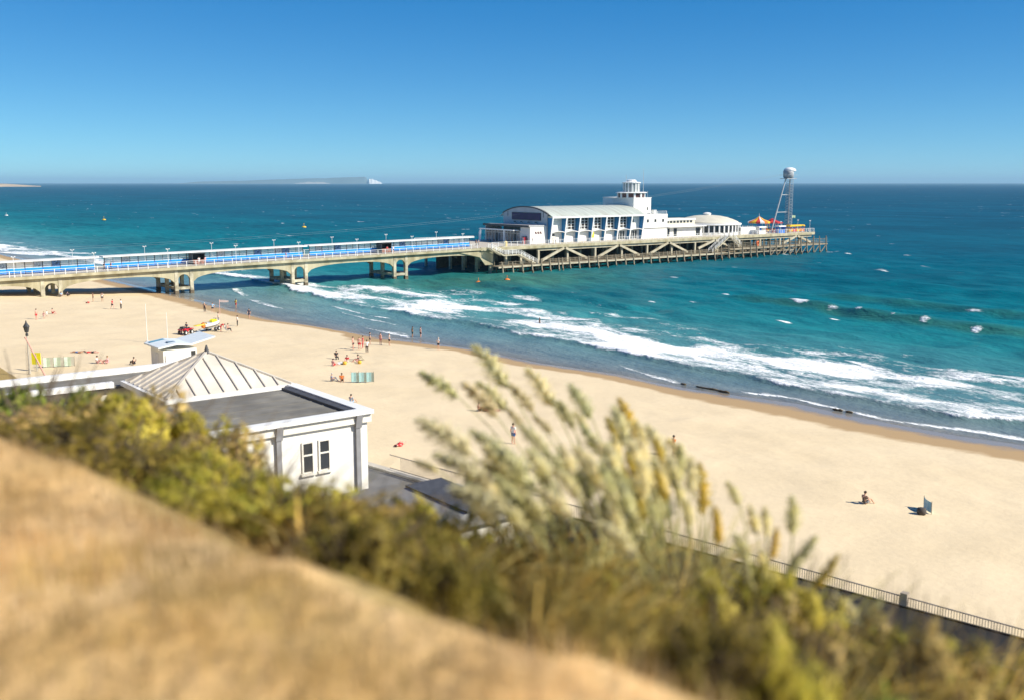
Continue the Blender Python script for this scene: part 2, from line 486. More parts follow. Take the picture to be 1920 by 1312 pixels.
# heights: ground swell running in, the green unbroken wave, the bore at the front of the white water, chop
Z = np.zeros_like(XX)
near = 1 - sstep(260, 420, XX)
def crest(ys, xs, hgt, wf, wb):
    c = np.interp(YY, ys, xs) + (fbm(YY*.08, YY*0, 3, 61)-.5)*1.5
    ins = sstep(ys[0]-12, ys[0]+8, YY)*(1-sstep(ys[-1]-10, ys[-1]+10, YY))
    d = XX - c
    return ins*hgt*np.where(d < 0, np.exp(-(d/wf)**2), np.exp(-(d/wb)**2))
Z += crest([30,73,87.7,104.5,122.2,132], [155,155.2,155.4,158.2,161.9,163], 1.25, 2.0, 5.0)
Z += crest([70,91.3,100.2,107.3,125], [177,177.5,178.9,178.1,180], .9, 2.2, 5)
Z += crest([40,90,140,190], [205,208,212,214], .8, 3, 7)
Z += crest([150,180,205], [136,138,141], .7, 2.4, 6)
Z += .5*front*np.exp(-np.maximum(XX-lo, 0)/4.0)*sstep(2, 8, q)
for i, (kx, ky, a) in enumerate([(.42,.10,.10),(.55,-.16,.09),(.9,.35,.055),(1.3,-.5,.035),(.23,.03,.16)]):
    Z += near*sstep(5, 40, q)*a*np.sin(XX*kx + YY*ky + 2.5*vnoise(XX*.05, YY*.05, 70+i)*6.28)
Z += near*sstep(3, 20, q)*(fbm(XX*.35, YY*.16, 3, 80)-.5)*.38
Z += foam*(fbm(XX*1.1, YY*.8, 2, 90))*.16*sstep(1, 5, q)
Z += .03
# colour of the water by depth and suspended sand (linear values)
qs = np.array([-2, 0, 2, 6, 14, 30, 55, 85, 140, 240, 600, 2500, 60000.])
cs = np.array([(.235,.205,.16),(.215,.21,.185),(.19,.225,.225),(.16,.24,.245),(.12,.25,.255),(.06,.23,.24),(.014,.185,.208),(.002,.138,.172),(.001,.114,.156),(.001,.092,.145),(.001,.072,.130),(.001,.062,.124),(.001,.058,.122)])
qd = q + (fbm(XX*.03, YY*.02, 4, 100)-.5)*18*sstep(8, 40, q)
tint_c = np.stack([np.interp(qd, qs, cs[:, i]) for i in range(3)], -1)
# sandy green water stirred up around the pier piles, and green translucent wave faces
gr = np.exp(-(((XX-145)/34)**2 + ((YY-192)/20)**2))*sstep(.3, .7, fbm(XX*.06, YY*.05, 3, 111)+.15)
gr = np.clip(gr*1.0 + .8*np.clip(crest([30,73,87.7,104.5,122.2,132],[153.2,153.4,153.6,156.4,160.1,161.2],1,1.6,1.8),0,1) + .5*np.clip(crest([70,91.3,100.2,107.3,125],[175.5,176,177.4,176.6,178.5],1,1.6,1.8),0,1), 0, 1)
tint_c = tint_c*(1-gr[..., None]*.9) + np.array((.040,.175,.125))*gr[..., None]*.9
off = sstep(40, 90, q)*(1-sstep(900, 2500, np.hypot(XX, YY))*.3)
sea = structure('sea', grid_mesh('sea', X, Y, Z, {'foam': foam, 'tint': tint_c, 'offshore': off, 'deep': sstep(4, 60, q)}), sea_material())

# ---- hillside the camera stands on: mown dry grass on top, then the overgrown cliff down to the promenade
C38, S38 = math.cos(R(38)), math.sin(R(38))
def fromcam(x, y):      # camera-aligned ground coordinates -> world
    return (x*C38 + y*S38, -x*S38 + y*C38)
EDGE = np.array([fromcam(*p) for p in [(-14,15),(-7,9.6),(-3.40,6.60),(-2.60,5.95),(-2.08,5.35),(-1.60,4.93),(-1.32,4.64),(-1.10,4.60),(-.90,4.25),(-.67,4.01),(-.40,3.86),(-.10,3.62),(.12,3.56),(.33,3.48),(.50,3.28),(.65,3.14),(1.4,2.3),(3.2,.6),(6,-2)]])
EDGE = EDGE[np.argsort(EDGE[:, 1])]
def edge_x(y): return np.interp(y, EDGE[:, 1], EDGE[:, 0]) - np.maximum(y-14, 0)*.10
def hill_z(x, y):
    d = x - edge_x(y)
    top = 21.3 + .02*np.clip(-d, 0, 30)
    return np.maximum(np.where(d < 0, top, np.where(d < 5, 21.3 - .62*d, 18.2 - 1.1*(d-5))), 3.3)
def grass_ground_material():
    m, n, l, p = nodes_of('dry_turf')
    g = N(n, 'NewGeometry').outputs['Position']
    on = N(n, 'Attribute', attribute_name='turf').outputs['Fac']
    a = noise_node(n, l, g, 1.1, 6, .6); b = noise_node(n, l, g, 9, 5, .6)
    straw = ramp(n, l, a, [(.32, (.56,.35,.13)), (.5, (.84,.57,.27)), (.68, (.95,.70,.39))])
    grn = ramp(n, l, noise_node(n, l, g, .9, 4, .6, (1,1,1), (9,4,0)), [(.55, (0,0,0)), (.75, (1,1,1))])
    straw = mixc(n, l, math_node(n, l, 'MULTIPLY', grn, .3), straw, (.46,.38,.10))
    straw = mixc(n, l, 1.0, straw, ramp(n, l, b, [(.3,(.7,.7,.7)),(.65,(1.1,1.1,1.1))]), 'MULTIPLY')
    soil = ramp(n, l, b, [(.3, (.24,.17,.06)), (.7, (.52,.38,.16))])
    l.new(mixc(n, l, on, soil, straw), p.inputs['Base Color'])
    p.inputs['Roughness'].default_value = .95; p.inputs['Specular IOR Level'].default_value = .1
    bp = N(n, 'Bump'); bp.inputs['Distance'].default_value = .08; bp.inputs['Strength'].default_value = .8
    l.new(b, bp.inputs['Height']); l.new(bp.outputs[0], p.inputs['Normal'])
    return m
X = np.concatenate([np.arange(-30, -8, 2.), np.arange(-8, 6, .2), np.arange(6, 24, .7)])
Y = np.concatenate([np.arange(-60, -6, 3.), np.arange(-6, 16, .2), np.arange(16, 160, 2.)])
XX, YY = np.meshgrid(X, Y, indexing='ij')
Zh = hill_z(XX, YY) + (fbm(XX*.8, YY*.8, 3, 7)-.5)*.14
turf = 1 - sstep(-.05, .25, XX - edge_x(YY) + (fbm(XX*2, YY*2, 2, 4)-.5)*.3)
hill = structure('hillside', grid_mesh('hillside', X, Y, Zh, {'turf': turf}), grass_ground_material())

# ---- promenade with its sea wall
PROM_Z = 3.3
mb = MB()
ys = list(range(-60, 241, 6))
ys = list(range(-60, 93, 4))
poly = [(14, ys[0])] + [(prom_edge(y), y) for y in ys] + [(10, ys[-1])]
mb.prism(poly, .8, PROM_Z, 'z')
prom = structure('promenade', mb, M('tarmac', (.16,.155,.15), .9, .2, .6))
wall = MB()
for y0, y1 in zip(ys, ys[1:]):
    wall.add([(prom_edge(y0)-.35, y0, PROM_Z+.003),(prom_edge(y0)+.25, y0, PROM_Z+.003),(prom_edge(y1)+.25, y1, PROM_Z+.003),(prom_edge(y1)-.35, y1, PROM_Z+.003),
              (prom_edge(y0)-.35, y0, PROM_Z+.16),(prom_edge(y0)+.25, y0, PROM_Z+.16),(prom_edge(y1)+.25, y1, PROM_Z+.16),(prom_edge(y1)-.35, y1, PROM_Z+.16)],
             [(4,5,6,7),(1,2,6,5),(3,0,4,7),(0,3,2,1)])
structure('sea_wall_coping', wall, M('coping_concrete', (.52,.48,.41), .85, .12, 1.2))

# ---- far coast: hazy island with chalk cliffs, and the sandy headland at the far left
def far_land(name, mat, az0, az1, dist, prof, label, cliff=None):
    """ridge profile prof(t in 0..1)->height (m) along bearings az0..az1 (radians from camera axis, left negative)"""
    n_ = 120; rows = 7
    co = np.zeros((n_, rows, 3))
    for i in range(n_):
        t = i/(n_-1); az = az0 + (az1-az0)*t
        hgt = prof(t)
        for j in range(rows):
            f = j/(rows-1); d = dist*(1 + .10*f)
            x, y = fromcam(d*math.sin(az), d*math.cos(az))
            hh = hgt*min(1, (.0 if j == 0 else .55 + .45*math.sin(f*math.pi*.9))) if j else -8
            co[i, j] = (x, y, hh)
    return grid_mesh(name, co[..., 0], co[..., 1], co[..., 2])
def isle(t):
    base = 30 + 70*max(0, (t-.0))**.8 + 75*max(0, t-.35)
    return base*(.86 + .28*float(fbm(np.array(t*9.), np.array(1.5), 4, 3)))*min(1, (1.0-t)*40)*min(1, t*8)
azu = lambda u: math.atan((u-960)/1920)
m = M('far_downland', (.12,.16,.16), .9, .25, .0012)
o = structure('island', far_land('island', m, azu(330), azu(698), 20000, isle, ''), m)
m2 = M('chalk', (.85,.84,.80), .8, .08, .01)
chalk = structure('chalk_cliffs', far_land('chalk_cliffs', m2, azu(694), azu(720), 19800, lambda t: (105*(1-t)**.9 + 15)*(.85+.3*float(vnoise(np.array(t*7.), np.array(.5), 4)))*min(1, t*8+.4)*min(1,(1-t)*9), ''), m2)
structure('far_cliff_band', far_land('far_cliff_band', m2, azu(556), azu(625), 19700, lambda t: 42*(.5+.8*float(vnoise(np.array(t*8.), np.array(2.5), 8)))*min(1, t*6)*min(1,(1-t)*6), ''), M('far_cliff', (.5,.45,.38), .9, .2, .01))
m3 = M('headland_sand', (.50,.38,.24), .9, .25, .01)
structure('headland', far_land('headland', m3, azu(-260), azu(88), 6500, lambda t: (27*(.75+.5*float(vnoise(np.array(t*6.), np.array(.3), 3))))*min(1, (1-t)*2.2)+3, ''), m3)
# ================================================================ THE PIER
WF = 209.8                    # y of the near edge of the deck
HEAD0, HEAD1 = 154.0, 293.0   # pier head from / to
HZ = 6.6                      # height of the pier head deck
def deck_z(x): return min(HZ, 5.3 + (x - 42.2)*(1.3/111.8))
concrete = M('pier_concrete', (.44,.40,.27), .85, .18, .8, (1,1,.25), stain=(.20,.16,.07), samt=.6, bump=.3, bscale=4)
concrete_pale = M('pale_concrete', (.48,.44,.33), .85, .16, .9, (1,1,.3), stain=(.30,.24,.12), samt=.5)
concrete_leg = M('leg_concrete', (.50,.46,.34), .85, .2, 1.0, stain=(.13,.11,.06), samt=.7)
deck_top = M('deck_boards', (.50,.45,.37), .8, .15, 2.0, (.3,6,1))
white_paint = M('white_paint', (.80,.80,.78), .5, .05, 1.0)
white_rail = M('white_rail_paint', (.78,.78,.76), .45, .06, 2.0)
timber = M('weathered_timber', (.32,.27,.19), .85, .22, 1.5, (1,1,.3), stain=(.12,.09,.05), samt=.7)
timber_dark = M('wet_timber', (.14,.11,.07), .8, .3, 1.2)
blue_panel = M('blue_panel', (.010,.27,.78), .4, .10, .7)
grey_roof = M('shelter_roof', (.55,.57,.56), .6, .1, .6)
dark_metal = M('dark_metal', (.045,.05,.055), .5, .2, 2)
steel = M('galvanised_steel', (.52,.53,.53), .45, .12, 1.5, metal=.3)

def glass_material(name, tintc, alpha):
    m, n, l, p = nodes_of(name)
    p.inputs['Base Color'].default_value = tuple(tintc) + (1,)
    p.inputs['Roughness'].default_value = .08
    nz = noise_node(n, l, N(n, 'TexCoord').outputs['Object'], .8, 4)
    l.new(math_node(n, l, 'ADD', alpha-.08, math_node(n, l, 'MULTIPLY', nz, .16)), p.inputs['Alpha'])
    return m
clear_glass = glass_material('hazy_glass', (.62,.72,.74), .42)
dark_glass = M('dark_glass', (.035,.04,.045), .12, .3, .5, spec=.6)

# ---- the neck: deck, haunched girders, five portal supports
neck = thing('pier_neck', 'long concrete pier neck on arched supports running out from the beach', 'pier', (0, 0, 0))
N0 = 12.0
mb = MB()
for a, b in ((WF, WF+.9), (WF+12.1, WF+13.0)):
    mb.prism([(N0, deck_z(N0)), (HEAD0-.01, deck_z(HEAD0)), (HEAD0-.01, deck_z(HEAD0)-.55), (N0, deck_z(N0)-.55)], a, b, 'y')
mb.prism([(N0, deck_z(N0)-.06), (HEAD0-.01, deck_z(HEAD0)-.06), (HEAD0-.01, deck_z(HEAD0)-.5), (N0, deck_z(N0)-.5)], WF+.9, WF+12.1, 'y')
part('deck_slab', mb, concrete, neck)
mb = MB().prism([(N0, deck_z(N0)-.02), (HEAD0-.02, deck_z(HEAD0)-.02), (HEAD0-.02, deck_z(HEAD0)-.056), (N0, deck_z(N0)-.056)], WF+.92, WF+12.08, 'y')
part('deck_surface', mb, deck_top, neck)
bents = [23.4, 49.8, 75.9, 102.3, 128.9, 155.0]
LEGW = 3.25
# each span between two bents is one girder with a curved underside, near side and far side
for i, (b0, b1) in enumerate(zip(bents, bents[1:])):
    x0, x1 = b0 + LEGW + .38, b1 - .38
    x1 = min(x1, HEAD0 + 2)
    pts = []
    for k in range(25):
        t = k/24; x = x0 + (x1-x0)*t
        top = deck_z(x) - .55
        sag = abs(2*t-1)
        dep = .95 + 1.75*(1 - math.sqrt(max(0, 1-sag**2.6)))
        pts.append((x, top - dep))
    top_l, top_r = (x0, deck_z(x0)-.55), (x1, deck_z(x1)-.55)
    for y0 in (WF+.75, WF+11.6):
        part('girder', MB().prism([top_l] + pts + [top_r], y0, y0+.65, 'y'), concrete, neck)
    part('soffit', MB().prism([(x0, deck_z(x0)-.56), (x1, deck_z(x1)-.56), (x1, deck_z(x1)-.9), (x0, deck_z(x0)-.9)], WF+1.4, WF+11.6, 'y'), concrete, neck)
def arch_poly(x0, x1, zs, zt):
    """solid panel with a round arched opening below: outer x0..x1, springing zs, top zt"""
    r = (x1-x0)/2; cx = (x0+x1)/2
    arc = [(cx - r*math.cos(math.pi*k/14), zs + min(r, zt-zs-.35)*math.sin(math.pi*k/14)) for k in range(15)]
    return arc + [(x1, zt), (x0, zt)] if True else None
for b in bents[:5]:
    sup = link('support', None, neck)
    zt = deck_z(b) - .55
    base = min(-1.5, bz(b, WF) - 1.0)
    zs = zt - 2.9
    for lx in (b, b+LEGW):
        for ly in (WF+.75, WF+11.6):
            mb = MB().box(lx-.36, lx+.36, ly-.06, ly+.72, base, zt)
            part('leg', mb, concrete_leg, sup)
            if b > 70: part('waterline_band', MB().box(lx-.40, lx+.40, ly-.10, ly+.76, base, .75), timber_dark, sup)
    for ly in (WF+.78, WF+11.63):
        part('arch', MB().prism(arch_poly(b+.36, b+LEGW-.36, zs+.6, zt), ly, ly+.6, 'y'), concrete, sup)
        if b > 70: part('tie_beam', MB().box(b+.36, b+LEGW-.36, ly, ly+.55, .95, 1.5), concrete_leg, sup)
    for lx in (b, b+LEGW):
        for ya, yb in ((WF+1.47, WF+6.2), (WF+6.9, WF+11.54)):
            part('cross_arch', MB().prism(arch_poly(ya, yb, zs+.2, zt-.36), lx-.3, lx+.3, 'x'), concrete, sup)
        part('leg', MB().box(lx-.33, lx+.33, WF+6.2, WF+6.9, base, zt-.36), concrete_leg, sup)
        if b > 70: part('tie_beam', MB().box(lx-.28, lx+.28, WF+1.47, WF+11.54, .95, 1.45), concrete_leg, sup)

# ---- railings (one thing each, posts one by one)
POST = MB().box(-.055,.055,-.055,.055,0,1.12).mesh('post'); POST.materials.append(white_rail)
KNOB = MB().box(-.075,.075,-.075,.075,1.12,1.2).mesh('post_cap')
def railing(label, pts, step=2.1, h=1.12, nrails=3):
    t = thing('railing', label, 'railing', pts[0])
    o = Vector(pts[0])
    for k in range(nrails):
        z = h*(k+1)/nrails if k < nrails-1 else h
        mb = MB()
        for p, q_ in zip(pts, pts[1:]):
            p, q_ = Vector(p)-o, Vector(q_)-o
            mb.bar(p + Vector((0,0,z)), q_ + Vector((0,0,z)), .075 if k == nrails-1 else .035)
        part('rail', mb, white_rail, t)
    for p, q_ in zip(pts, pts[1:]):
        p, q_ = Vector(p)-o, Vector(q_)-o
        n_ = max(1, round((q_-p).length/step))
        for i in range(n_):
            part('post', POST, white_rail, t, p + (q_-p)*(i/n_))
    part('post', POST, white_rail, t, Vector(pts[-1])-o)
    return t
xs = [N0, 40, 70, 100, 130, 153]
railing('white railing along the near edge of the pier neck', [(x, WF+.22, deck_z(x)+.003) for x in xs], 2.0)
railing('white railing along the far edge of the pier neck behind the shelters', [(x, WF+12.75, deck_z(x)+.003) for x in xs], 4.0)

# ---- glazed wind shelters down the middle of the neck
poster_cols = [M('poster_blue', (.10,.19,.34), .5, .9, 4.0), M('poster_pale', (.42,.46,.48), .5, .6, 5.0)]
def shelter(x0, x1, label, posters=()):
    t = thing('wind_shelter', label, 'shelter', (x0, WF+6.5, deck_z(x0)))
    dz = lambda x: deck_z(x) - deck_z(x0)
    L = x1-x0; nb = round(L/3.3); s = L/nb
    slope = math.atan2(dz(x1), L)
    rf = MB().prism([(-.6, 2.52), (L+.6, 2.52+dz(x1)), (L+.6, 2.66+dz(x1)), (-.6, 2.66)], -1.25, 1.25, 'y')
    r = part('roof', rf, grey_roof, t)
    part('fascia', MB().prism([(-.62, 2.44), (L+.62, 2.44+dz(x1)), (L+.62, 2.69+dz(x1)), (-.62, 2.69)], -1.34, -1.255, 'y'), white_paint, r)
    part('fascia', MB().prism([(-.62, 2.44), (L+.62, 2.44+dz(x1)), (L+.62, 2.69+dz(x1)), (-.62, 2.69)], 1.255, 1.34, 'y'), white_paint, r)
    pane = MB().box(-s/4+.05, s/4-.05, -.012, .012, 1.16, 2.44).mesh('pane')
    panel = MB().box(-s/2+.06, s/2-.06, -.05, .05, .06, 1.12).mesh('panel')
    pst = MB().box(-.06,.06,-.06,.06,0,2.5).mesh('post')
    brk = MB().prism([(-1.2,2.4),(1.2,2.4),(1.2,2.5),(-1.2,2.5)], -.05,.05,'x').mesh('bracket')
    seat = MB().box(-s/2+.06, s/2-.06, -.45, -.06, .38, .43).mesh('bench')
    bar = MB().box(-s/2+.06, s/2-.06, -.04, .04, 1.12, 1.16).mesh('glazing_bar')
    bar2 = MB().box(-.03,.03,-.04,.04,1.06,2.48).mesh('mullion')
    for i in range(nb+1):
        x = i*s; z = dz(x0+x)
        part('post', pst, dark_metal, t, (x, 0, z)); part('bracket', brk, white_paint, t, (x, 0, z))
        if i == nb: break
        xm = x + s/2; zm = dz(x0+xm)
        part('panel', panel, blue_panel, t, (xm, 0, zm))
        part('glazing_bar', bar, white_paint, t, (xm, 0, zm)); part('mullion', bar2, dark_metal, t, (xm, 0, zm))
        part('bench', seat, blue_panel, t, (xm, 0, zm))
        for j, sx in enumerate((-s/4, s/4)):
            part('pane', pane, clear_glass, t, (xm+sx, 0, zm))
            if (2*i+j) in posters:
                part('poster', MB().box(-s/4+.09, s/4-.09, -.03, -.014, 1.15, 2.36), poster_cols[(i+j) % 2], t, (xm+sx, 0, zm))
    return t
shelter(28.5, 61.3, 'glazed pier shelter with blue panels nearest the shore', (9, 13, 15))
shelter(63.3, 107.7, 'longest-looking glazed blue pier shelter in the middle of the neck', (2, 14, 19, 22, 23))
shelter(109.4, 155.0, 'glazed blue pier shelter nearest the white theatre', (1, 4, 11, 15, 22, 23))
for x, lab in ((82.0, 'dark kiosk set into the middle pier shelter'), (128.5, 'dark kiosk set into the pier shelter nearest the theatre')):
    t = thing('kiosk', lab, 'kiosk', (x, WF+4.6, deck_z(x)), group='kiosks on the pier neck')
    mb = MB().box(-1.4,-1.3,-.9,1.2,0,2.3).box(1.3,1.4,-.9,1.2,0,2.3).box(-1.3,1.3,1.1,1.2,0,2.3)
    part('wall', mb, dark_metal, t)
    part('roof', MB().box(-1.5,1.5,-1.1,1.3,2.301,2.4), dark_metal, t)
    part('counter', MB().box(-1.3,1.3,-.85,-.5,.9,1.0).box(-1.3,1.3,-.8,-.72,.1,.9), M('kiosk_counter', (.25,.10,.07), .6), t)

# ---- pier lamps
LAMP = {}
def pier_lamp(x, y, label, h=3.9, z=None):
    t = thing('pier_lamp', label, 'lamp', (x, y, deck_z(x) if z is None else z), group='white lamp posts on the pier')
    if not LAMP:
        LAMP['p'] = MB().tube([(0,0,0),(0,0,.5),(0,0,h)], [.10,.06,.035], 8).lathe([(.16,0),(.16,.12),(.1,.2)], 8).mesh('column')
        LAMP['a'] = MB().bar((-.32,0,h-.12),(.32,0,h-.12),.04).bar((-.2,0,h-.12),(0,0,h-.3),.03).bar((.2,0,h-.12),(0,0,h-.3),.03).mesh('cross_arm')
        LAMP['l'] = MB().lathe([(.05,-.02),(.17,.03),(.14,.10),(.04,.15)], 8).mesh('lamp_head')
        LAMP['b'] = MB().lathe([(.05,-.14),(.11,-.1),(.12,-.02)], 8).mesh('globe')
    part('column', LAMP['p'], white_rail, t)
    a = part('cross_arm', LAMP['a'], white_rail, t)
    for s in (-.28, .28):
        part('lamp_head', LAMP['l'], white_rail, a, (s, 0, h-.1)); part('globe', LAMP['b'], clear_glass, a, (s, 0, h-.1))
    return t
for i, x in enumerate([44.9, 59.6, 74.3, 89.0, 103.8, 118.6, 133.7, 148.7]):
    pier_lamp(x, WF+.5, f'{ORD[i]} white lamp post from the shore on the near pier railing')
for i, x in enumerate([44.0, 58.7, 73.5, 88.4, 103.4, 118.5, 133.6, 148.7]):
    pier_lamp(x, WF+12.4, f'{ORD[i]} white lamp post from the shore on the far pier railing')

# ---- the head: deck on columns, front V-braces
head = thing('pier_platform', 'broad concrete pier head deck on columns with V-shaped braces', 'pier', (0, 0, 0))
HW = WF + 33.0
part('deck_slab', MB().box(HEAD0, HEAD1, WF, HW, HZ-.75, HZ-.05), concrete, head)
part('deck_surface', MB().box(HEAD0+.1, HEAD1-.1, WF+.1, HW-.1, HZ-.048, HZ-.004), deck_top, head)
part('edge_beam', MB().box(HEAD0+19, HEAD1-1, WF+.55, WF+1.15, HZ-1.45, HZ-.75), concrete_pale, head)
part('kerb', MB().box(HEAD0, HEAD1, WF+.02, WF+.4, HZ-.046, HZ+.16), concrete_pale, head)
colm = MB().box(-.3,.3,-.3,.3,-3,HZ-.76).mesh('column')
x = 173.4
while x < HEAD1-1:
    for j in range(6):
        part('column', colm, concrete_pale if j == 0 else concrete_leg, head, (x, WF+.86+j*6.2, 0 if j else -.7))
    x += 10.2
for x in (158, 163, 168):
    for j in range(6): part('column', colm, concrete_leg, head, (x, WF+1.6+j*6, 0))
for i, ax in enumerate([182.1, 202.3, 222.6, 242.9, 263.2, 283.5]):
    if i == 4: continue
    for s in (-1, 1):
        part('brace', MB().bar((ax+s*.3, WF+.2, HZ-1.0), (ax+s*(8.2 if i < 3 else 7.4), WF+.2, 2.5 if i < 3 else 3.4), .5, .62), concrete_pale, head)
for y in (WF+4, WF+10, WF+16, WF+22, WF+28):
    part('under_beam', MB().box(HEAD0+4, HEAD1-1, y-.3, y+.3, HZ-1.4, HZ-.76), concrete_leg, head)
    part('low_brace', MB().box(HEAD0+8, HEAD1-2, y-.2, y+.2, 1.2, 1.6), timber_dark, head)
part('back_shade_sheet', MB().box(HEAD0+3, HEAD1-3, WF+24.8, WF+25.1, -1.5, HZ-1.41), timber_dark, head)  # dark sheet standing in for the shadow and rear piles under the deck
# flared concrete haunch that ends the neck
part('haunch', MB().prism([(147.5, HZ-.9), (158.0, HZ-.78), (158.0, 2.2), (155.6, 2.2), (153.8, HZ-2.3)], WF+.4, WF+.74, 'y'), concrete, head)
railing('white railing along the near edge of the pier head', [(157.5, WF+.2, HZ+.16), (245.5, WF+.2, HZ+.16)], 2.1)
railing('white railing along the near seaward edge of the pier head by the rides', [(250.3, WF+.2, HZ+.16), (HEAD1-.3, WF+.2, HZ+.16), (HEAD1-.3, HW-.3, HZ+.16)], 2.1)
railing('white railing along the far edge of the pier head', [(HEAD0+1, HW-.3, HZ), (HEAD1-.6, HW-.3, HZ)], 4)

# ---- lower timber landing stage in front of the head
stage = thing('landing_stage', 'low weathered timber landing stage with leaning fender piles', 'landing stage', (0, 0, 0))
piles = [158.5,161.8,165.0,168.2,171.4,174.3,177.3,178.6,181.3,184.6,188.1,191.5,194.9,198.2,201.9,205.1,208.8,211.9,215.4,218.9,222.6,225.8,229,232.7,235.7,239.3,242.4,245.8,248.3,252.3,256.1,259.1,262.5,265.7,268.9,272.4,275.6,278.7,281.7,284.8,288.3,291.7,295.3]
random.seed(4)
def stage_z(x): return 2.0 if x < 246 else 3.1
for i, x in enumerate(piles):
    top = 3.35 if x < 236 else (3.35 + (x-236)/16*2.0 if x < 252 else 5.45)
    if x < 170: top = 3.0
    ln = random.uniform(-.12, .12)
    mb = MB().tube([(ln, -.55, -2.5), (0, 0, 1.0), (-ln, .28, top)], [.24, .22, .17], 8)
    part('pile', mb, timber, stage, (x, WF-3.1, 0))
    part('pile_foot', MB().tube([(ln*1.0, -.55, -2.5), (ln*.35, -.18, .25+random.random()*.3)], [.27, .255], 8), timber_dark, stage, (x, WF-3.1, 0))
    part('cross_bearer', MB().box(x-.14, x+.14, WF-3.2, WF+1.2, stage_z(x)-.5, stage_z(x)-.22), timber, stage)
    part('rear_pile', MB().tube([(x, WF-.5, -2.5), (x, WF-.5, stage_z(x)-.2)], .17, 6), timber_dark, stage)
    if x > 268: part('raker', MB().bar((x-2.4, WF-2.9, .3), (x-.2, WF-2.9, 2.3), .22), timber, stage)
for k in range(9):          # deck boards run along the stage
    y = WF - 2.75 + k*.38
    part('deck_board', MB().box(157.5, 246.0, y, y+.33, 1.79, 1.9), timber, stage)
    part('deck_board', MB().box(246.2, 296.0, y, y+.33, 2.89, 3.0), timber, stage)
part('edge_beam', MB().box(157.3, 246.4, WF-2.98, WF-2.78, 1.5, 1.88), concrete_pale, stage)
part('edge_beam', MB().box(246.4, 296.2, WF-2.98, WF-2.78, 2.55, 2.98), timber, stage)
part('edge_beam', MB().box(240, 278, WF-2.98, WF-2.8, 1.35, 1.7), timber, stage)
for z in (2.5, 2.95): part('rail', MB().bar((157.5, WF-2.85, z), (246, WF-2.85, z), .07), timber, stage)
for z in (3.6, 4.1, 4.6): part('rail', MB().bar((246.3, WF-2.85, z), (296, WF-2.85, z), .08), timber, stage)
for z in (2.4, 2.9): part('rail', MB().bar((176, WF-.2, z), (296, WF-.2, z), .07), timber, stage)
st = MB().box(-.05,.05,-.05,.05,0,1.1).mesh('stanchion')
x = 158.0
while x < 296:
    part('stanchion', st, timber, stage, (x, WF-.2, stage_z(x)-.1)); x += 2.3
# square-ended fender frame beyond the deck end
for y in (WF+2, WF+7, WF+12, WF+18, WF+24, WF+30):
    part('pile', MB().tube([(295.4, y, -2.5), (295.2, y, 5.2)], [.24,.18], 8), timber, stage)
part('edge_beam', MB().box(295.0, 295.3, WF-2.7, WF+30, 2.6, 3.0), timber, stage)
part('rail', MB().bar((295.2, WF-2.7, 4.4), (295.2, WF+30, 4.4), .08), timber, stage)

# ---- stairs between the levels
def stair(name, label, pts, y0, y1):
    """pts: polyline (x, z); flights and landings of separate treads"""
    t = thing('staircase', label, 'staircase', (pts[0][0], y0, 0))
    ox = pts[0][0]; W = y1-y0
    for (xa, za), (xb, zb) in zip(pts, pts[1:]):
        xa -= ox; xb -= ox
        if abs(za-zb) < .05:
            part('landing', MB().box(min(xa,xb), max(xa,xb), 0, W, za-.3, za), concrete_pale, t)
        else:
            n_ = max(3, round(abs(za-zb)/.19)); sg = 1 if xb > xa else -1
            for k in range(n_):
                xx = xa + (xb-xa)*(k+.5)/n_; zz = za + (zb-za)*(k+.5)/n_
                part('tread', MB().box(xx-.17, xx+.17, .06, W-.06, zz-.05, zz), concrete_pale, t)
            for yy in (0.0, W):
                part('stringer', MB().bar((xa, yy, za-.2), (xb, yy, zb-.2), .09, .34), concrete_pale, t)
        for yy in (.02, W-.02):
            for hh in (.36, .72, 1.08):
                part('handrail', MB().bar((xa, yy, za+hh), (xb, yy, zb+hh), .07), white_rail, t)
            n_ = max(1, round(abs(xb-xa)/1.4))
            for k in range(n_+1):
                f = k/n_
                part('baluster', st, white_rail, t, (xa+(xb-xa)*f, yy, za+(zb-za)*f))
    return t
stair('staircase', 'white-railed stair down from the pier neck end to the landing stage', [(156.0, HZ), (160.0, 4.75), (165.2, 4.75), (171.0, 2.05)], WF-1.9, WF-.25)
stair('staircase', 'left flight of the peaked white stair below the pier theatre dome', [(247.9, HZ+.02), (246.9, HZ+.02), (239.6, 2.1)], WF-1.9, WF-.25)
stair('staircase', 'right flight of the peaked white stair below the pier theatre dome', [(248.0, HZ), (249.0, HZ), (253.6, 3.12)], WF-1.9, WF-.25)
t = thing('life_ring', 'orange life ring on the landing stage rail under the pier rides', 'life ring', (259.5, WF-3.02, 4.2))
tor = MB(); nn = 18
tor.tube([(math.cos(2*math.pi*k/nn)*.45, 0, math.sin(2*math.pi*k/nn)*.45) for k in range(nn+1)], .13, 6, False)
part('ring', tor, M('orange_plastic', (.75,.13,.02), .5), t); part('board', MB().box(-.65,.65,.14,.2,-.9,.75), M('orange_board', (.68,.15,.03), .6), t)
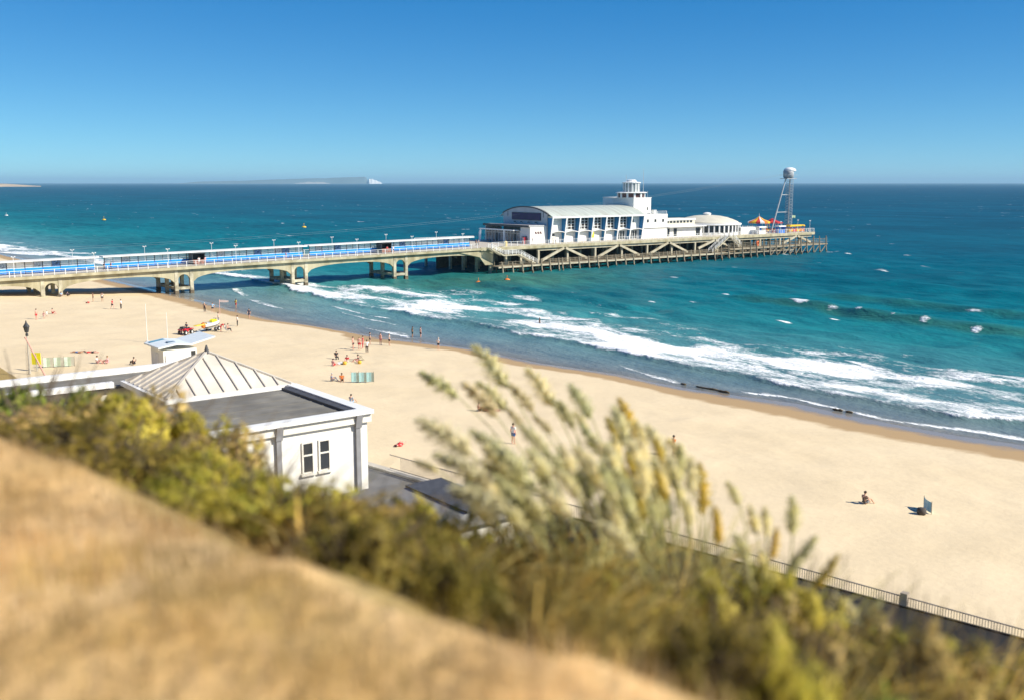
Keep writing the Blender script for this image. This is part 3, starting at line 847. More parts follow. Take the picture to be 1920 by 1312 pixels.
# ================================================================ PIER THEATRE AND THE OTHER BUILDINGS ON THE HEAD
WB = WF + 7.0
render_white = M('white_render', (.80,.785,.73), .8, .06, .35, stain=(.62,.58,.50), samt=.35)
render_grey = M('off_white_render', (.72,.71,.69), .8, .06, .4)
blue_fin = M('blue_fin_paint', (.03,.20,.42), .5, .12, .7)
roof_sheet = M('pale_green_roof', (.46,.50,.45), .55, .16, .35, (4,.25,1), stain=(.33,.30,.24), samt=.4)
cream_roof = M('cream_dome', (.62,.58,.47), .7, .08, .4)
trim_dark = M('dark_trim', (.07,.07,.075), .6, .2)
th = thing('pier_theatre', 'white vaulted theatre hall with blue fins and purple sign board on the pier', 'theatre', (181.8, WB, HZ))
HL, HWD = 35.6, 19.5           # hall length and width
EV, CR = 7.3, 9.6             # eave and crown heights
part('front_wall', MB().box(0, HL, 0, .35, 0, EV-.05), render_white, th)
part('rear_wall', MB().box(0, HL, HWD-.35, HWD, 0, EV-.05), render_white, th)
def vault(y, y0=-2.0, y1=HWD+2.0):
    t = (y-y0)/(y1-y0)*2-1
    return EV - .35 + (CR-EV+.35)*(1-abs(t)**2.3)
ysv = [-2.0 + (HWD+4)*k/28 for k in range(29)]
gable_y = [0 + HWD*k/24 for k in range(25)]
gp = [(0, 0)] + [(y, vault(y)-.03) for y in gable_y] + [(HWD, 0)]
part('gable', MB().prism(gp, -.3, 0.05, 'x'), M('gable_render_shaded', (.56,.54,.52), .8, .06, .4), th)  # shore gable faces away from the sun; its shade is put into the render colour
part('gable', MB().prism(gp, HL-.05, HL+.3, 'x'), render_grey, th)
# roof as separate sheets along its length
for k in range(14):
    xa, xb = .1 + (HL+.2)*k/14, .1 + (HL+.2)*(k+1)/14 - .05
    poly = [(y, vault(y)+.18) for y in ysv] + [(y, vault(y)+.0) for y in reversed(ysv)]
    part('roof_sheet', MB().prism(poly, xa, xb, 'x'), roof_sheet, th)
    part('seam', MB().prism([(y, vault(y)+.205) for y in ysv] + [(y, vault(y)+.1) for y in reversed(ysv)], xb-.01, xb+.06, 'x'), roof_sheet, th)
part('gable_edge', MB().prism([(y, vault(y)+.3) for y in ysv[2:-2]] + [(y, vault(y)+.0) for y in reversed(ysv[2:-2])], -.42, .09, 'x'), trim_dark, th)
part('eave_fascia', MB().box(0, HL+.4, -2.16, -2.01, EV-.55, EV-.12), white_paint, th)
# fins: blue cheeks, white front edge, seven bays
FW = HL/7
for k in range(8):
    x = .2 + k*(HL-.4)/7
    f = part('fin', MB().prism([(-1.95, EV-.5), (-.001, EV-.5), (-.001, .02), (-.85, .02)], x-.13, x+.13, 'x'), blue_fin, th)
    part('fin_edge', MB().prism([(-2.14, EV-.5), (-1.955, EV-.5), (-.86, .02), (-1.03, .02)], x-.2, x+.2, 'x'), white_paint, f)
glass_d = M('theatre_glass', (.05,.04,.035), .15, .4, .8, spec=.6)
for k in range(7):
    x0 = .2 + k*(HL-.4)/7 + .25; x1 = .2 + (k+1)*(HL-.4)/7 - .25
    # wavy canopy over the ground floor
    pts = [(x0 + (x1-x0)*i/10, 2.92 + .34*math.sin(math.pi*i/10)) for i in range(11)]
    part('canopy', MB().prism(pts + [(p[0], p[1]-.16) for p in reversed(pts)], -1.5, -.01, 'y'), white_paint, th)
    if 1 <= k <= 5:
        w = link('window', None, th)
        a, b = x0+.35, x1-.35; z0, z1 = 3.5, EV-.65
        part('glass', MB().box(a, b, -.06, -.02, z0, z1), glass_d, w)
        for i in range(4): part('mullion', MB().box(a+(b-a)*i/3-.07, a+(b-a)*i/3+.07, -.24, -.061, z0, z1), white_paint, w)
        for j in range(5):
            if j == 4 and k == 5: continue
            zz = z0+(z1-z0)*j/4
            part('transom', MB().box(a, b, -.22, -.062, zz-.06, zz+.06), white_paint, w)
        if k == 5:
            part('infill', MB().box(a, a+(b-a)*.33, -.16, -.063, z0, z0+1.4), white_paint, w)
    elif k == 6:
        part('window', MB().box(x0+1.6, x0+2.3, -.04, -.003, 4.9, 5.7), glass_d, th)
    # ground floor
    if k in (5, 6):
        part('door', MB().box(x0+.6, x1-.9, -.05, -.003, .15, 2.5), dark_glass, th)
        for i in range(4): part('door_frame', MB().box(x0+.6+i*1.0, x0+.72+i*1.0, -.12, -.052, .1, 2.55), white_paint, th)
    elif k == 0:
        part('window', MB().box(x0+.5, x0+2.0, -.05, -.003, 1.9, 2.4), glass_d, th)
    else:
        part('panel', MB().box(x0+.3, x1-.3, -.09, -.003, .1, 2.55), render_white, th)
    if k == 3: part('yellow_sign', MB().box(x0-.2, x0+.5, -1.35, -1.25, 1.0, 2.6), M('yellow_sign', (.75,.6,.06), .6), th)
# purple sign board on the gable with a dark frame, floodlights under it
sg = part('sign_board', MB().box(-.52, -.42, 2.6, HWD-4.3, 6.2, 8.0), M('purple_board', (.045,.018,.085), .45, .25, .3), th)
part('sign_frame', MB().box(-.5,-.4,2.45,2.599,6.1,8.1).box(-.5,-.4,HWD-4.299,HWD-4.15,6.1,8.1).box(-.5,-.4,2.45,HWD-4.15,8.001,8.12).box(-.5,-.4,2.45,HWD-4.15,6.05,6.199), trim_dark, sg)
for y in (4.0, 7.2, 10.4, 13.4): part('floodlight', MB().bar((-.3, y, 5.2), (-.9, y+.1, 5.5), .08).box(-1.15,-.85,y-.22,y+.3,5.4,5.65), trim_dark, th)
for y in (1.4, HWD-2.2): part('slot_window', MB().box(-.36,-.3,y,y+.18,6.9,8.4), trim_dark, th)

# entrance pavilion in front of the gable
en = thing('entrance_pavilion', 'low flat-roofed glass-fronted entrance pavilion before the theatre gable', 'pavilion', (175.6, WB, HZ))
EL, EW, EH = 5.85, 20.5, 4.9
part('side_wall', MB().box(0, EL, 0, .3, 0, EH-.3), render_white, en)
part('side_wall', MB().box(0, EL, EW-.3, EW, 0, EH-.3), render_white, en)
part('front_pier', MB().box(-.02, .35, .301, 4.2, 0, EH-.3), render_grey, en)
part('roof', MB().box(-.5, EL, -.15, EW+.2, EH-.299, EH), M('pavilion_roof', (.45,.45,.46), .7, .1), en)
part('fascia', MB().box(-.62, -.501, -.15, EW+.2, EH-.5, EH+.1), trim_dark, en)
part('canopy', MB().box(-2.2, -.05, 4.6, EW, 3.35, 3.6), white_paint, en)
part('canopy_post', MB().box(-2.1,-1.8,8.6,9.3,0,3.349), white_paint, en)
gl = link('glazing', None, en)
part('glass', MB().box(.12, .18, 4.21, EW-.31, .1, 3.34), M('shopfront_glass', (.10,.13,.18), .12, .8, .9, spec=.6), gl)
for i in range(12):
    y = 4.4 + i*(EW-4.9)/11
    part('mullion', MB().box(-.0,.119,y-.06,y+.06,0,3.34), white_paint, gl)
part('transom', MB().box(.0,.118,4.3,EW-.35,2.55,2.66), white_paint, gl)
part('doorway', MB().box(.02,.11,6.0,7.6,.1,2.5).box(.02,.11,14.6,15.4,.1,2.5), trim_dark, gl)
part('notice', MB().box(-.1,-.025,1.2,3.6,1.7,2.0).box(-.1,-.025,1.0,3.7,.6,1.5), M('notice_grey', (.22,.24,.27), .6, .6, 2), en)
emb = MB()
for i in range(3):
    x = 1.7 + i*.85
    emb.box(x, x+.5, -.05, -.003, 2.75+.06*(i % 2), 3.2).box(x+.15, x+.65, -.07, -.052, 2.6, 2.82)
part('wall_emblem', emb, M('emblem_red_black', (.10,.03,.04), .6), en)
part('wall_lettering', MB().box(1.4,4.2,-.03,-.003,2.28,2.33).box(2.1,3.6,-.03,-.003,1.72,1.77), M('emblem_grey', (.4,.38,.38), .6), en)
single('banner', MB().prism([(0,0),(.5,.1),(1.0,.8),(1.05,2.4),(.7,3.2),(.2,3.4),(0,3.3)], -.03, .03, 'x'), M('white_banner', (.78,.80,.82), .7), 'white feather banner standing left of the theatre entrance', 'banner', (172.3, WF+25.0, HZ))
t = thing('red_machine', 'small red vending machine beside the theatre entrance', 'vending machine', (174.9, WB+1.7, HZ), )
part('body', MB().box(-.4,.4,-.45,.45,0,1.75), M('red_cabinet', (.50,.03,.05), .4), t); part('display', MB().box(-.42,-.401,-.35,.3,.7,1.6), M('pale_display', (.6,.5,.5), .3, .4, 4), t)
single('yellow_bin', MB().lathe([(.42,0),(.46,.9),(.5,.95),(.5,1.25),(.2,1.4)], 10), M('yellow_bin_paint', (.72,.56,.22), .5), 'pale yellow litter bin at the top of the pier stair', 'bin', (163.5, WF+2.2, HZ))

# tower block with its lantern
tw = thing('lookout_tower', 'square white tower with windowed drum and glazed round lantern above the theatre', 'tower', (218.6, WB+4, HZ))
part('block', MB().box(0, 7.3, 0, 13.4, 0, 11.8), render_white, tw)
part('parapet', MB().box(-.12,7.42,-.12,.12,11.8,12.0).box(-.12,7.42,13.28,13.52,11.8,12.0).box(-.12,.12,.12,13.28,11.8,12.0).box(7.18,7.42,.12,13.28,11.8,12.0), render_grey, tw)
part('wall_light', MB().box(5.6,5.85,-.2,-.002,8.2,9.1), trim_dark, tw)
cx, cy = 3.4, 4.6
part('drum', MB().lathe([(4.1,12.0),(4.1,13.25)], 12, (cx,cy,0)), M('drum_dark', (.10,.045,.04), .3, .4), tw)
for k in range(12):
    a = 2*math.pi*(k+.0)/12
    part('drum_pier', MB().box(-.28,.28,-.2,.2,11.82,13.25), white_paint, tw, (cx+4.12*math.cos(a), cy+4.12*math.sin(a), 0), a+math.pi/2)
part('drum_roof', MB().lathe([(4.75,13.251),(4.9,13.4),(4.5,13.6),(2.9,13.62)], 16, (cx,cy,0)), white_paint, tw)
part('lantern', MB().lathe([(2.45,13.62),(2.45,16.25)], 14, (cx,cy,0)), M('lantern_glass', (.30,.33,.33), .15, .3, spec=.6), tw)
for k in range(14):
    a = 2*math.pi*k/14
    part('lantern_mullion', MB().box(-.13,.13,-.1,.1,13.62,16.25), white_paint, tw, (cx+2.5*math.cos(a), cy+2.5*math.sin(a), 0), a+math.pi/2)
part('lantern_roof', MB().lathe([(2.85,16.26),(2.9,16.5),(1.5,16.72),(1.45,17.15),(1.0,17.3)], 14, (cx,cy,0)), white_paint, tw)
part('aerial', MB().tube([(cx-2.2,cy,16.5),(cx-2.2,cy,18.6)], .05, 5).tube([(6.4,2.5,12),(6.4,2.5,20.6)], [.08,.04], 5).tube([(7.0,1.2,12),(7.0,1.2,13.9)], .05, 5), steel, tw)

# plain white wing, low annexe, domed pavilion
wg = thing('white_wing', 'plain two-storey white wing with three small square windows right of the theatre', 'building', (217.9, WB, HZ))
part('block', MB().box(0, 11.2, .05, 9, 0, 7.1), render_white, wg)
part('string_course', MB().box(0,11.25,-.05,.049,2.85,3.0), trim_dark, wg)
for x in (2.4, 5.6, 8.9): part('window', MB().box(x,x+.75,-.02,.06,4.75,5.6), dark_glass, wg)
part('roof_rail', MB().box(3.2,11,.2,.28,7.55,7.62).box(3.2,11,.2,.28,7.9,7.97).box(3.2,3.28,.2,.28,7.1,7.97).box(7,7.08,.2,.28,7.1,7.97).box(10.9,10.98,.2,.28,7.1,7.97), white_rail, wg)
part('vent', MB().box(7.2,8.5,2,3,7.1,8.3), steel, wg)
an = thing('low_annexe', 'low white annexe with a strip of dark upper windows between wing and dome', 'building', (229.3, WB+1, HZ))
part('lower_block', MB().box(0, 16.5, 0, 9, 0, 3.3), render_white, an)
part('canopy', MB().box(0, 16.8, -1.6, -.01, 3.0, 3.25), white_paint, an)
part('upper_block', MB().box(.2, 15.5, 2.2, 9, 3.3, 5.4), cream_roof, an)
part('upper_fascia', MB().box(.2,15.6,2.0,2.199,4.9,5.45), white_paint, an)
for i in range(9): part('window', MB().box(1.2+i*1.5, 2.2+i*1.5, 2.14, 2.198, 4.1, 4.75), dark_glass, an)
for x, w_ in ((.6,1.2),(3.6,1.4),(7.4,5.2),(13.6,1.9)): part('shopfront', MB().box(x,x+w_,-.05,-.003,.2,2.6), [dark_glass, render_grey][w_ > 4], an)
part('yellow_door', MB().box(-.1,.5,-.12,-.06,.1,2.4), M('orange_yellow_door', (.62,.33,.06), .5), an)
dm = thing('domed_pavilion', 'round pavilion with shallow cream dome and tall white-framed windows', 'pavilion', (256.5, WB+8.5, HZ))
RD = 10.6
part('base_wall', MB().lathe([(RD,0),(RD,.7)], 40), render_white, dm)
part('glass', MB().lathe([(RD-.15,.7),(RD-.15,3.0)], 40), dark_glass, dm)
pm = MB().box(-.22,.22,-.16,.16,.7,3.0).mesh('mullion')
for k in range(40):
    a = 2*math.pi*k/40
    part('mullion', pm, white_paint, dm, (RD*math.cos(a), RD*math.sin(a), 0), a+math.pi/2)
part('eave', MB().lathe([(RD+.3,3.0),(RD+.45,3.15),(RD+.4,3.5),(RD-.1,3.6)], 40), white_paint, dm)
part('dome', MB().lathe([(RD,3.5),(9.6,4.15),(8.2,4.75),(6.4,5.35),(4.2,5.8),(2.0,6.0),(1.2,6.02)], 40), cream_roof, dm, smooth=True)
part('lantern', MB().lathe([(1.2,6.0),(1.2,6.45),(1.45,6.5),(1.0,6.75),(.2,6.9)], 10), white_paint, dm)
part('front_bay', MB().box(4.5,13.0,-10.4,-7.4,0,2.2), render_white, dm)

# rides on the end of the head
def cone_canopy(r, z0, z1, cols, t, drop=.5, n=16):
    for k in range(n):
        a0, a1 = 2*math.pi*k/n, 2*math.pi*(k+1)/n
        P = lambda a, rr, z: (rr*math.cos(a), rr*math.sin(a), z)
        mid = (r*.45, z0 + (z1-z0)*.42)
        mb = MB().add([P(a0,r,z0),P(a1,r,z0),P(a1,*mid),P(a0,*mid),P(a0,.08,z1),P(a1,.08,z1),P(a0,r,z0-drop),P(a1,r,z0-drop)],
                      [(0,1,2,3),(3,2,5,4),(6,7,1,0)])
        part('canopy_panel', mb, cols[k % len(cols)], t)
red = M('ride_red', (.62,.05,.03), .45); yel = M('ride_yellow', (.80,.50,.03), .45); blu = M('ride_blue', (.03,.16,.55), .45); wht = M('ride_white', (.8,.78,.74), .45)
org = M('ride_orange', (.75,.22,.03), .45); mar = M('ride_maroon', (.30,.035,.045), .5)
ca = thing('swing_carousel', 'small swing carousel with yellow, red and white peaked canopy', 'carousel', (274.8, WF+9.0, HZ))
cone_canopy(3.7, 3.7, 5.4, [yel, red, wht, org], ca, .55)
part('centre_column', MB().lathe([(1.0,0),(1.0,.5),(.7,.6),(.7,3.6),(1.1,3.9)], 12), blu, ca)
part('platform', MB().lathe([(3.4,0),(3.4,.25)], 20), wht, ca)
part('finial', MB().tube([(0,0,5.3),(0,0,6.4)], [.12,.03], 6), steel, ca)
for k in range(8):
    a = 2*math.pi*k/8
    part('swing', MB().bar((3.3*math.cos(a),3.3*math.sin(a),3.6),(3.6*math.cos(a),3.6*math.sin(a),1.1),.05).box(3.6*math.cos(a)-.25,3.6*math.cos(a)+.25,3.6*math.sin(a)-.25,3.6*math.sin(a)+.25,.7,1.15), [red, blu, yel, org][k % 4], ca)
tc = thing('teacup_ride', 'round ride under a maroon and red canopy beside the leaning tower leg', 'fairground ride', (282.3, WF+9.5, HZ))
cone_canopy(3.6, 3.3, 4.6, [mar, red], tc, .35)
part('platform', MB().lathe([(3.3,0),(3.3,.3)], 20), mar, tc)
for k in range(6):
    a = 2*math.pi*k/6
    part('post', MB().tube([(3.2*math.cos(a),3.2*math.sin(a),0),(3.2*math.cos(a),3.2*math.sin(a),3.3)], .08, 6), wht, tc)
    part('cup', MB().lathe([(.35,.3),(.6,.6),(.7,1.1),(.62,1.12)], 8, (1.9*math.cos(a+.5),1.9*math.sin(a+.5),0)), [org, red][k % 2], tc)
fr = thing('children_train', 'low yellow and red children train ride at the pier end', 'fairground ride', (286.2, WF+3.6, HZ))
for i, c in enumerate([yel, red, yel, org]):
    x = -3.2 + i*2.1
    part('car', MB().prism([(x,.3),(x+1.7,.3),(x+1.8,1.1),(x+1.5,1.25),(x+1.2,.9),(x+.4,.9),(x+.1,1.3),(x-.1,1.2)], -.7, .7, 'y'), c, fr)
    for s in (-.6,.6):
        part('wheel', MB().lathe([(.05,-.08),(.28,-.08),(.28,.08),(.05,.08)], 8, (x+.4,0,.28)), trim_dark, fr)
part('canopy', MB().prism([(-3.4,2.0),(5.0,2.0),(4.4,2.5),(-2.8,2.5)], -1.0, 1.0, 'y'), yel, fr)
for x in (-3.0, -.4, 2.2, 4.6): part('post', MB().tube([(x,-.9,0),(x,-.9,2.0)], .05, 5).tube([(x,.9,0),(x,.9,2.0)], .05, 5), red, fr)
part('track', MB().box(-3.8,5.4,-.5,.5,.02,.12), steel, fr)
for x, y, c, lab in ((268.2,WF+3.0,wht,'white ticket booth just right of the domed pavilion'), (278.6,WF+3.2,blu,'small blue stall below the maroon ride canopy')):
    t = thing('stall', lab, 'stall', (x, y, HZ))
    part('body', MB().box(-1.6,1.6,-.7,.7,0,1.05).box(-1.6,-1.45,-.7,.7,1.05,2.1).box(1.45,1.6,-.7,.7,1.05,2.1), c, t); part('roof', MB().prism([(-1.0,2.101),(1.0,2.101),(.8,2.4),(-.8,2.4)], -1.8, 1.8, 'x'), wht, t)
for i, (x, y, h) in enumerate([(291.0,WF+.7,4.4),(292.3,WF+6.5,4.2),(275.9,WF+1.0,3.8)]):
    pier_lamp(x, y, ['white lamp post at the near seaward corner of the pier head','white lamp post behind the corner one at the pier end','white lamp post before the rides at the pier end'][i], z=HZ)
t = thing('flag_pole', 'short flag pole with a faded flag above the yellow train ride', 'flag pole', (289.0, WF+6.5, HZ))
part('pole', MB().tube([(0,0,0),(0,0,5.6)], .05, 6), steel, t); part('flag', MB().add([(0,0,5.5),(0,0,4.6),(.8,.15,4.7),(.8,.1,5.5),(1.7,-.05,4.55),(1.7,-.1,5.4)], [(0,1,2,3),(3,2,4,5)]), M('faded_flag', (.35,.45,.30), .8, .6, 2), t)

# zip-wire tower with a spiral stair, leaning leg and top cabin
zt = thing('zip_wire_tower', 'tall zip wire tower with spiral stair, leaning steel leg and small top cabin', 'tower', (286.3, WF+6.0, HZ))
zip_steel = M('zip_tower_steel', (.40,.42,.43), .5, .15, 1.0)
ZH = 17.6
for dy in (-.35, .35): part('mast', MB().tube([(dy*1.2,dy,0),(dy*.6,dy*.6,ZH)], [.17,.14], 8), zip_steel, zt)
part('leaning_leg', MB().tube([(-9.2,-.2,0),(-2.4,-.1,ZH)], [.24,.2], 8), zip_steel, zt)
for z in (6.7, 12.4):
    xl = -9.2 + 6.8*z/ZH
    part('strut', MB().tube([(xl,-.2,z),(0,0,z)], .13, 6), zip_steel, zt)
mb = MB(); stp = MB()
for k in range(230):
    a = k*.30; z = .3 + k*(ZH-.5)/230
    stp.add([(.3*math.cos(a),.3*math.sin(a),z),(1.2*math.cos(a),1.2*math.sin(a),z),(1.2*math.cos(a+.32),1.2*math.sin(a+.32),z),(.3*math.cos(a+.32),.3*math.sin(a+.32),z)], [(0,1,2,3)])
for off, rr in ((.0, .05), (.55, .04), (1.05, .05)):
    mb.tube([(1.22*math.cos(k*.3),1.22*math.sin(k*.3),.3+off+k*(ZH-.5)/230) for k in range(231)], rr, 4)
part('spiral_treads', stp, zip_steel, zt); part('spiral_rail', mb, zip_steel, zt)
part('platform', MB().box(-3.4,1.6,-1.5,1.5,ZH,ZH+.2), zip_steel, zt)
part('cabin', MB().lathe([(1.2,0),(1.75,.3),(1.85,2.3),(1.5,2.7)],10), M('cabin_grey', (.34,.36,.38), .6, .3, .8), zt, (-.9,0,ZH+.2), smooth=True)
part('cabin_roof', MB().lathe([(1.9,0),(2.1,.25),(1.8,.8),(1.0,1.2),(.3,1.3)], 14), M('cabin_white', (.8,.8,.78), .6), zt, (-.3,0,ZH+2.5), smooth=True)
part('platform_rail', MB().bar((-3.4,-1.7,ZH+1.3),(1.9,-1.7,ZH+1.3),.07).bar((-3.4,1.7,ZH+1.3),(1.9,1.7,ZH+1.3),.07).bar((-3.4,-1.7,ZH+1.3),(-3.4,1.7,ZH+1.3),.07), zip_steel, zt)
wire = M('wire_steel', (.30,.36,.36), .5)
for i, dy in enumerate((-1.2, 1.4)):
    pts = []
    a = Vector((283.5, WF+6+dy, HZ+ZH+1.6)); b = Vector((18.0, WF+44 + dy*3, 8.0))
    for k in range(41):
        f = k/40; p = a.lerp(b, f); p.z -= 4*f*(1-f)*5.0; pts.append(p)
    o = a.copy()
    single('zip_wire', MB().tube([p-o for p in pts], .013, 4), wire, ['near zip wire sagging from the tower back towards the shore','far zip wire sagging from the tower back towards the shore'][i], 'wire', a)
# ================================================================ PEOPLE AND THINGS ON THE BEACH
skin_mats = [M('skin_light', (.60,.36,.25), .6, .06), M('skin_tan', (.45,.24,.14), .6, .06), M('skin_pink', (.66,.36,.28), .6, .06)]
hair_dark = M('hair_dark', (.035,.022,.015), .6, .2, 8); hair_fair = M('hair_fair', (.30,.19,.08), .6, .2, 8); hair_grey = M('hair_grey', (.45,.44,.42), .6, .1, 8)
def cloth(name, c): return M('cloth_' + name, c, .85, .1, 3)

def skin_mesh(name, verts, edges, radii, root=0, sub=1):
    me = bpy.data.meshes.new(name)
    me.from_pydata(verts, edges, [])
    o = bpy.data.objects.new(name, me); COL.objects.link(o)
    md = o.modifiers.new('skin', 'SKIN'); md.use_smooth_shade = True
    for i, r in enumerate(radii):
        sv = me.skin_vertices[0].data[i]
        sv.radius = (r, r) if not isinstance(r, tuple) else r
        sv.use_root = (i == root)
    o.modifiers.new('sub', 'SUBSURF').levels = sub
    dg = bpy.context.evaluated_depsgraph_get()
    out_ = bpy.data.meshes.new_from_object(o.evaluated_get(dg))
    bpy.data.objects.remove(o); bpy.data.meshes.remove(me)
    out_.polygons.foreach_set('use_smooth', [True]*len(out_.polygons))
    out_.materials.clear()
    out_.name = name
    return out_
# joints: facing +x, left is +y.  pelvis, waist, chest, neck, head0, head1, (shoulder, elbow, wrist, knuckles) x2, (hip, knee, ankle, toe) x2
POSES = {
 'stand': dict(pel=(0,0,.93), wai=(0,0,1.10), che=(0,0,1.33), nek=(.0,0,1.48), h0=(.02,0,1.57), h1=(.01,0,1.70),
   L=[(0,.19,1.40),(-.03,.25,1.12),(.05,.24,.88),(.08,.23,.80)], Rr=[(0,-.19,1.40),(-.03,-.25,1.12),(.05,-.24,.88),(.08,-.23,.80)],
   lL=[(0,.10,.88),(.03,.11,.48),(0,.12,.08),(.15,.13,.03)], lR=[(0,-.10,.88),(.03,-.11,.48),(0,-.12,.08),(.15,-.13,.03)]),
 'hips': dict(pel=(0,0,.93), wai=(.01,0,1.10), che=(.02,0,1.33), nek=(.02,0,1.48), h0=(.05,0,1.57), h1=(.05,0,1.70),
   L=[(.02,.19,1.40),(-.06,.40,1.18),(.06,.20,1.02),(.1,.17,1.0)], Rr=[(.02,-.19,1.40),(-.06,-.40,1.18),(.06,-.20,1.02),(.1,-.17,1.0)],
   lL=[(0,.10,.88),(.03,.17,.48),(-.02,.20,.08),(.13,.23,.03)], lR=[(0,-.10,.88),(.02,-.13,.48),(0,-.15,.08),(.15,-.17,.03)]),
 'walk': dict(pel=(0,0,.92), wai=(.02,0,1.09), che=(.05,0,1.32), nek=(.07,0,1.47), h0=(.10,0,1.56), h1=(.11,0,1.69),
   L=[(.05,.19,1.39),(-.08,.24,1.13),(-.06,.22,.90),(-.04,.21,.82)], Rr=[(.05,-.19,1.39),(.12,-.24,1.12),(.28,-.22,.97),(.35,-.20,.94)],
   lL=[(0,.10,.87),(.22,.10,.51),(.26,.10,.10),(.41,.10,.05)], lR=[(0,-.10,.87),(-.06,-.10,.47),(-.32,-.10,.14),(-.22,-.10,.04)]),
 'sit': dict(pel=(0,0,.14), wai=(-.05,0,.31), che=(-.06,0,.54), nek=(-.02,0,.68), h0=(.02,0,.77), h1=(.03,0,.90),
   L=[(-.05,.19,.60),(.10,.25,.38),(.32,.17,.42),(.39,.13,.42)], Rr=[(-.05,-.19,.60),(.10,-.25,.38),(.32,-.17,.42),(.39,-.13,.42)],
   lL=[(.05,.10,.14),(.42,.16,.47),(.60,.15,.09),(.75,.16,.04)], lR=[(.05,-.10,.14),(.40,-.16,.42),(.66,-.15,.09),(.81,-.16,.04)]),
 'lie': dict(pel=(0,0,.13), wai=(-.18,0,.13), che=(-.42,0,.16), nek=(-.57,0,.19), h0=(-.66,0,.21), h1=(-.79,0,.21),
   L=[(-.48,.19,.15),(-.30,.36,.08),(-.12,.26,.07),(-.04,.24,.07)], Rr=[(-.48,-.19,.15),(-.30,-.36,.08),(-.12,-.26,.07),(-.04,-.24,.07)],
   lL=[(.06,.10,.12),(.46,.12,.26),(.82,.13,.08),(.86,.14,.20)], lR=[(.06,-.10,.12),(.48,-.12,.12),(.88,-.13,.08),(.92,-.14,.20)]),
 'chair': dict(pel=(0,0,.47), wai=(-.03,0,.64), che=(0,0,.87), nek=(.06,0,1.01), h0=(.10,0,1.10), h1=(.11,0,1.23),
   L=[(.02,.19,.93),(.10,.24,.68),(.32,.18,.62),(.39,.16,.6)], Rr=[(.02,-.19,.93),(.10,-.24,.68),(.32,-.18,.62),(.39,-.16,.6)],
   lL=[(.05,.10,.46),(.46,.14,.48),(.50,.14,.09),(.65,.15,.04)], lR=[(.05,-.10,.46),(.46,-.14,.48),(.62,-.14,.09),(.77,-.15,.04)]),
 'bend': dict(pel=(0,0,.86), wai=(.10,0,1.0), che=(.30,0,1.10), nek=(.44,0,1.13), h0=(.53,0,1.13), h1=(.64,0,1.08),
   L=[(.36,.19,1.10),(.42,.22,.82),(.52,.16,.60),(.55,.14,.52)], Rr=[(.36,-.19,1.10),(.42,-.22,.82),(.52,-.16,.60),(.55,-.14,.52)],
   lL=[(0,.10,.82),(.10,.12,.46),(-.05,.13,.08),(.10,.14,.03)], lR=[(0,-.10,.82),(.08,-.12,.45),(-.05,-.13,.08),(.10,-.14,.03)]),
}
BODY = {}
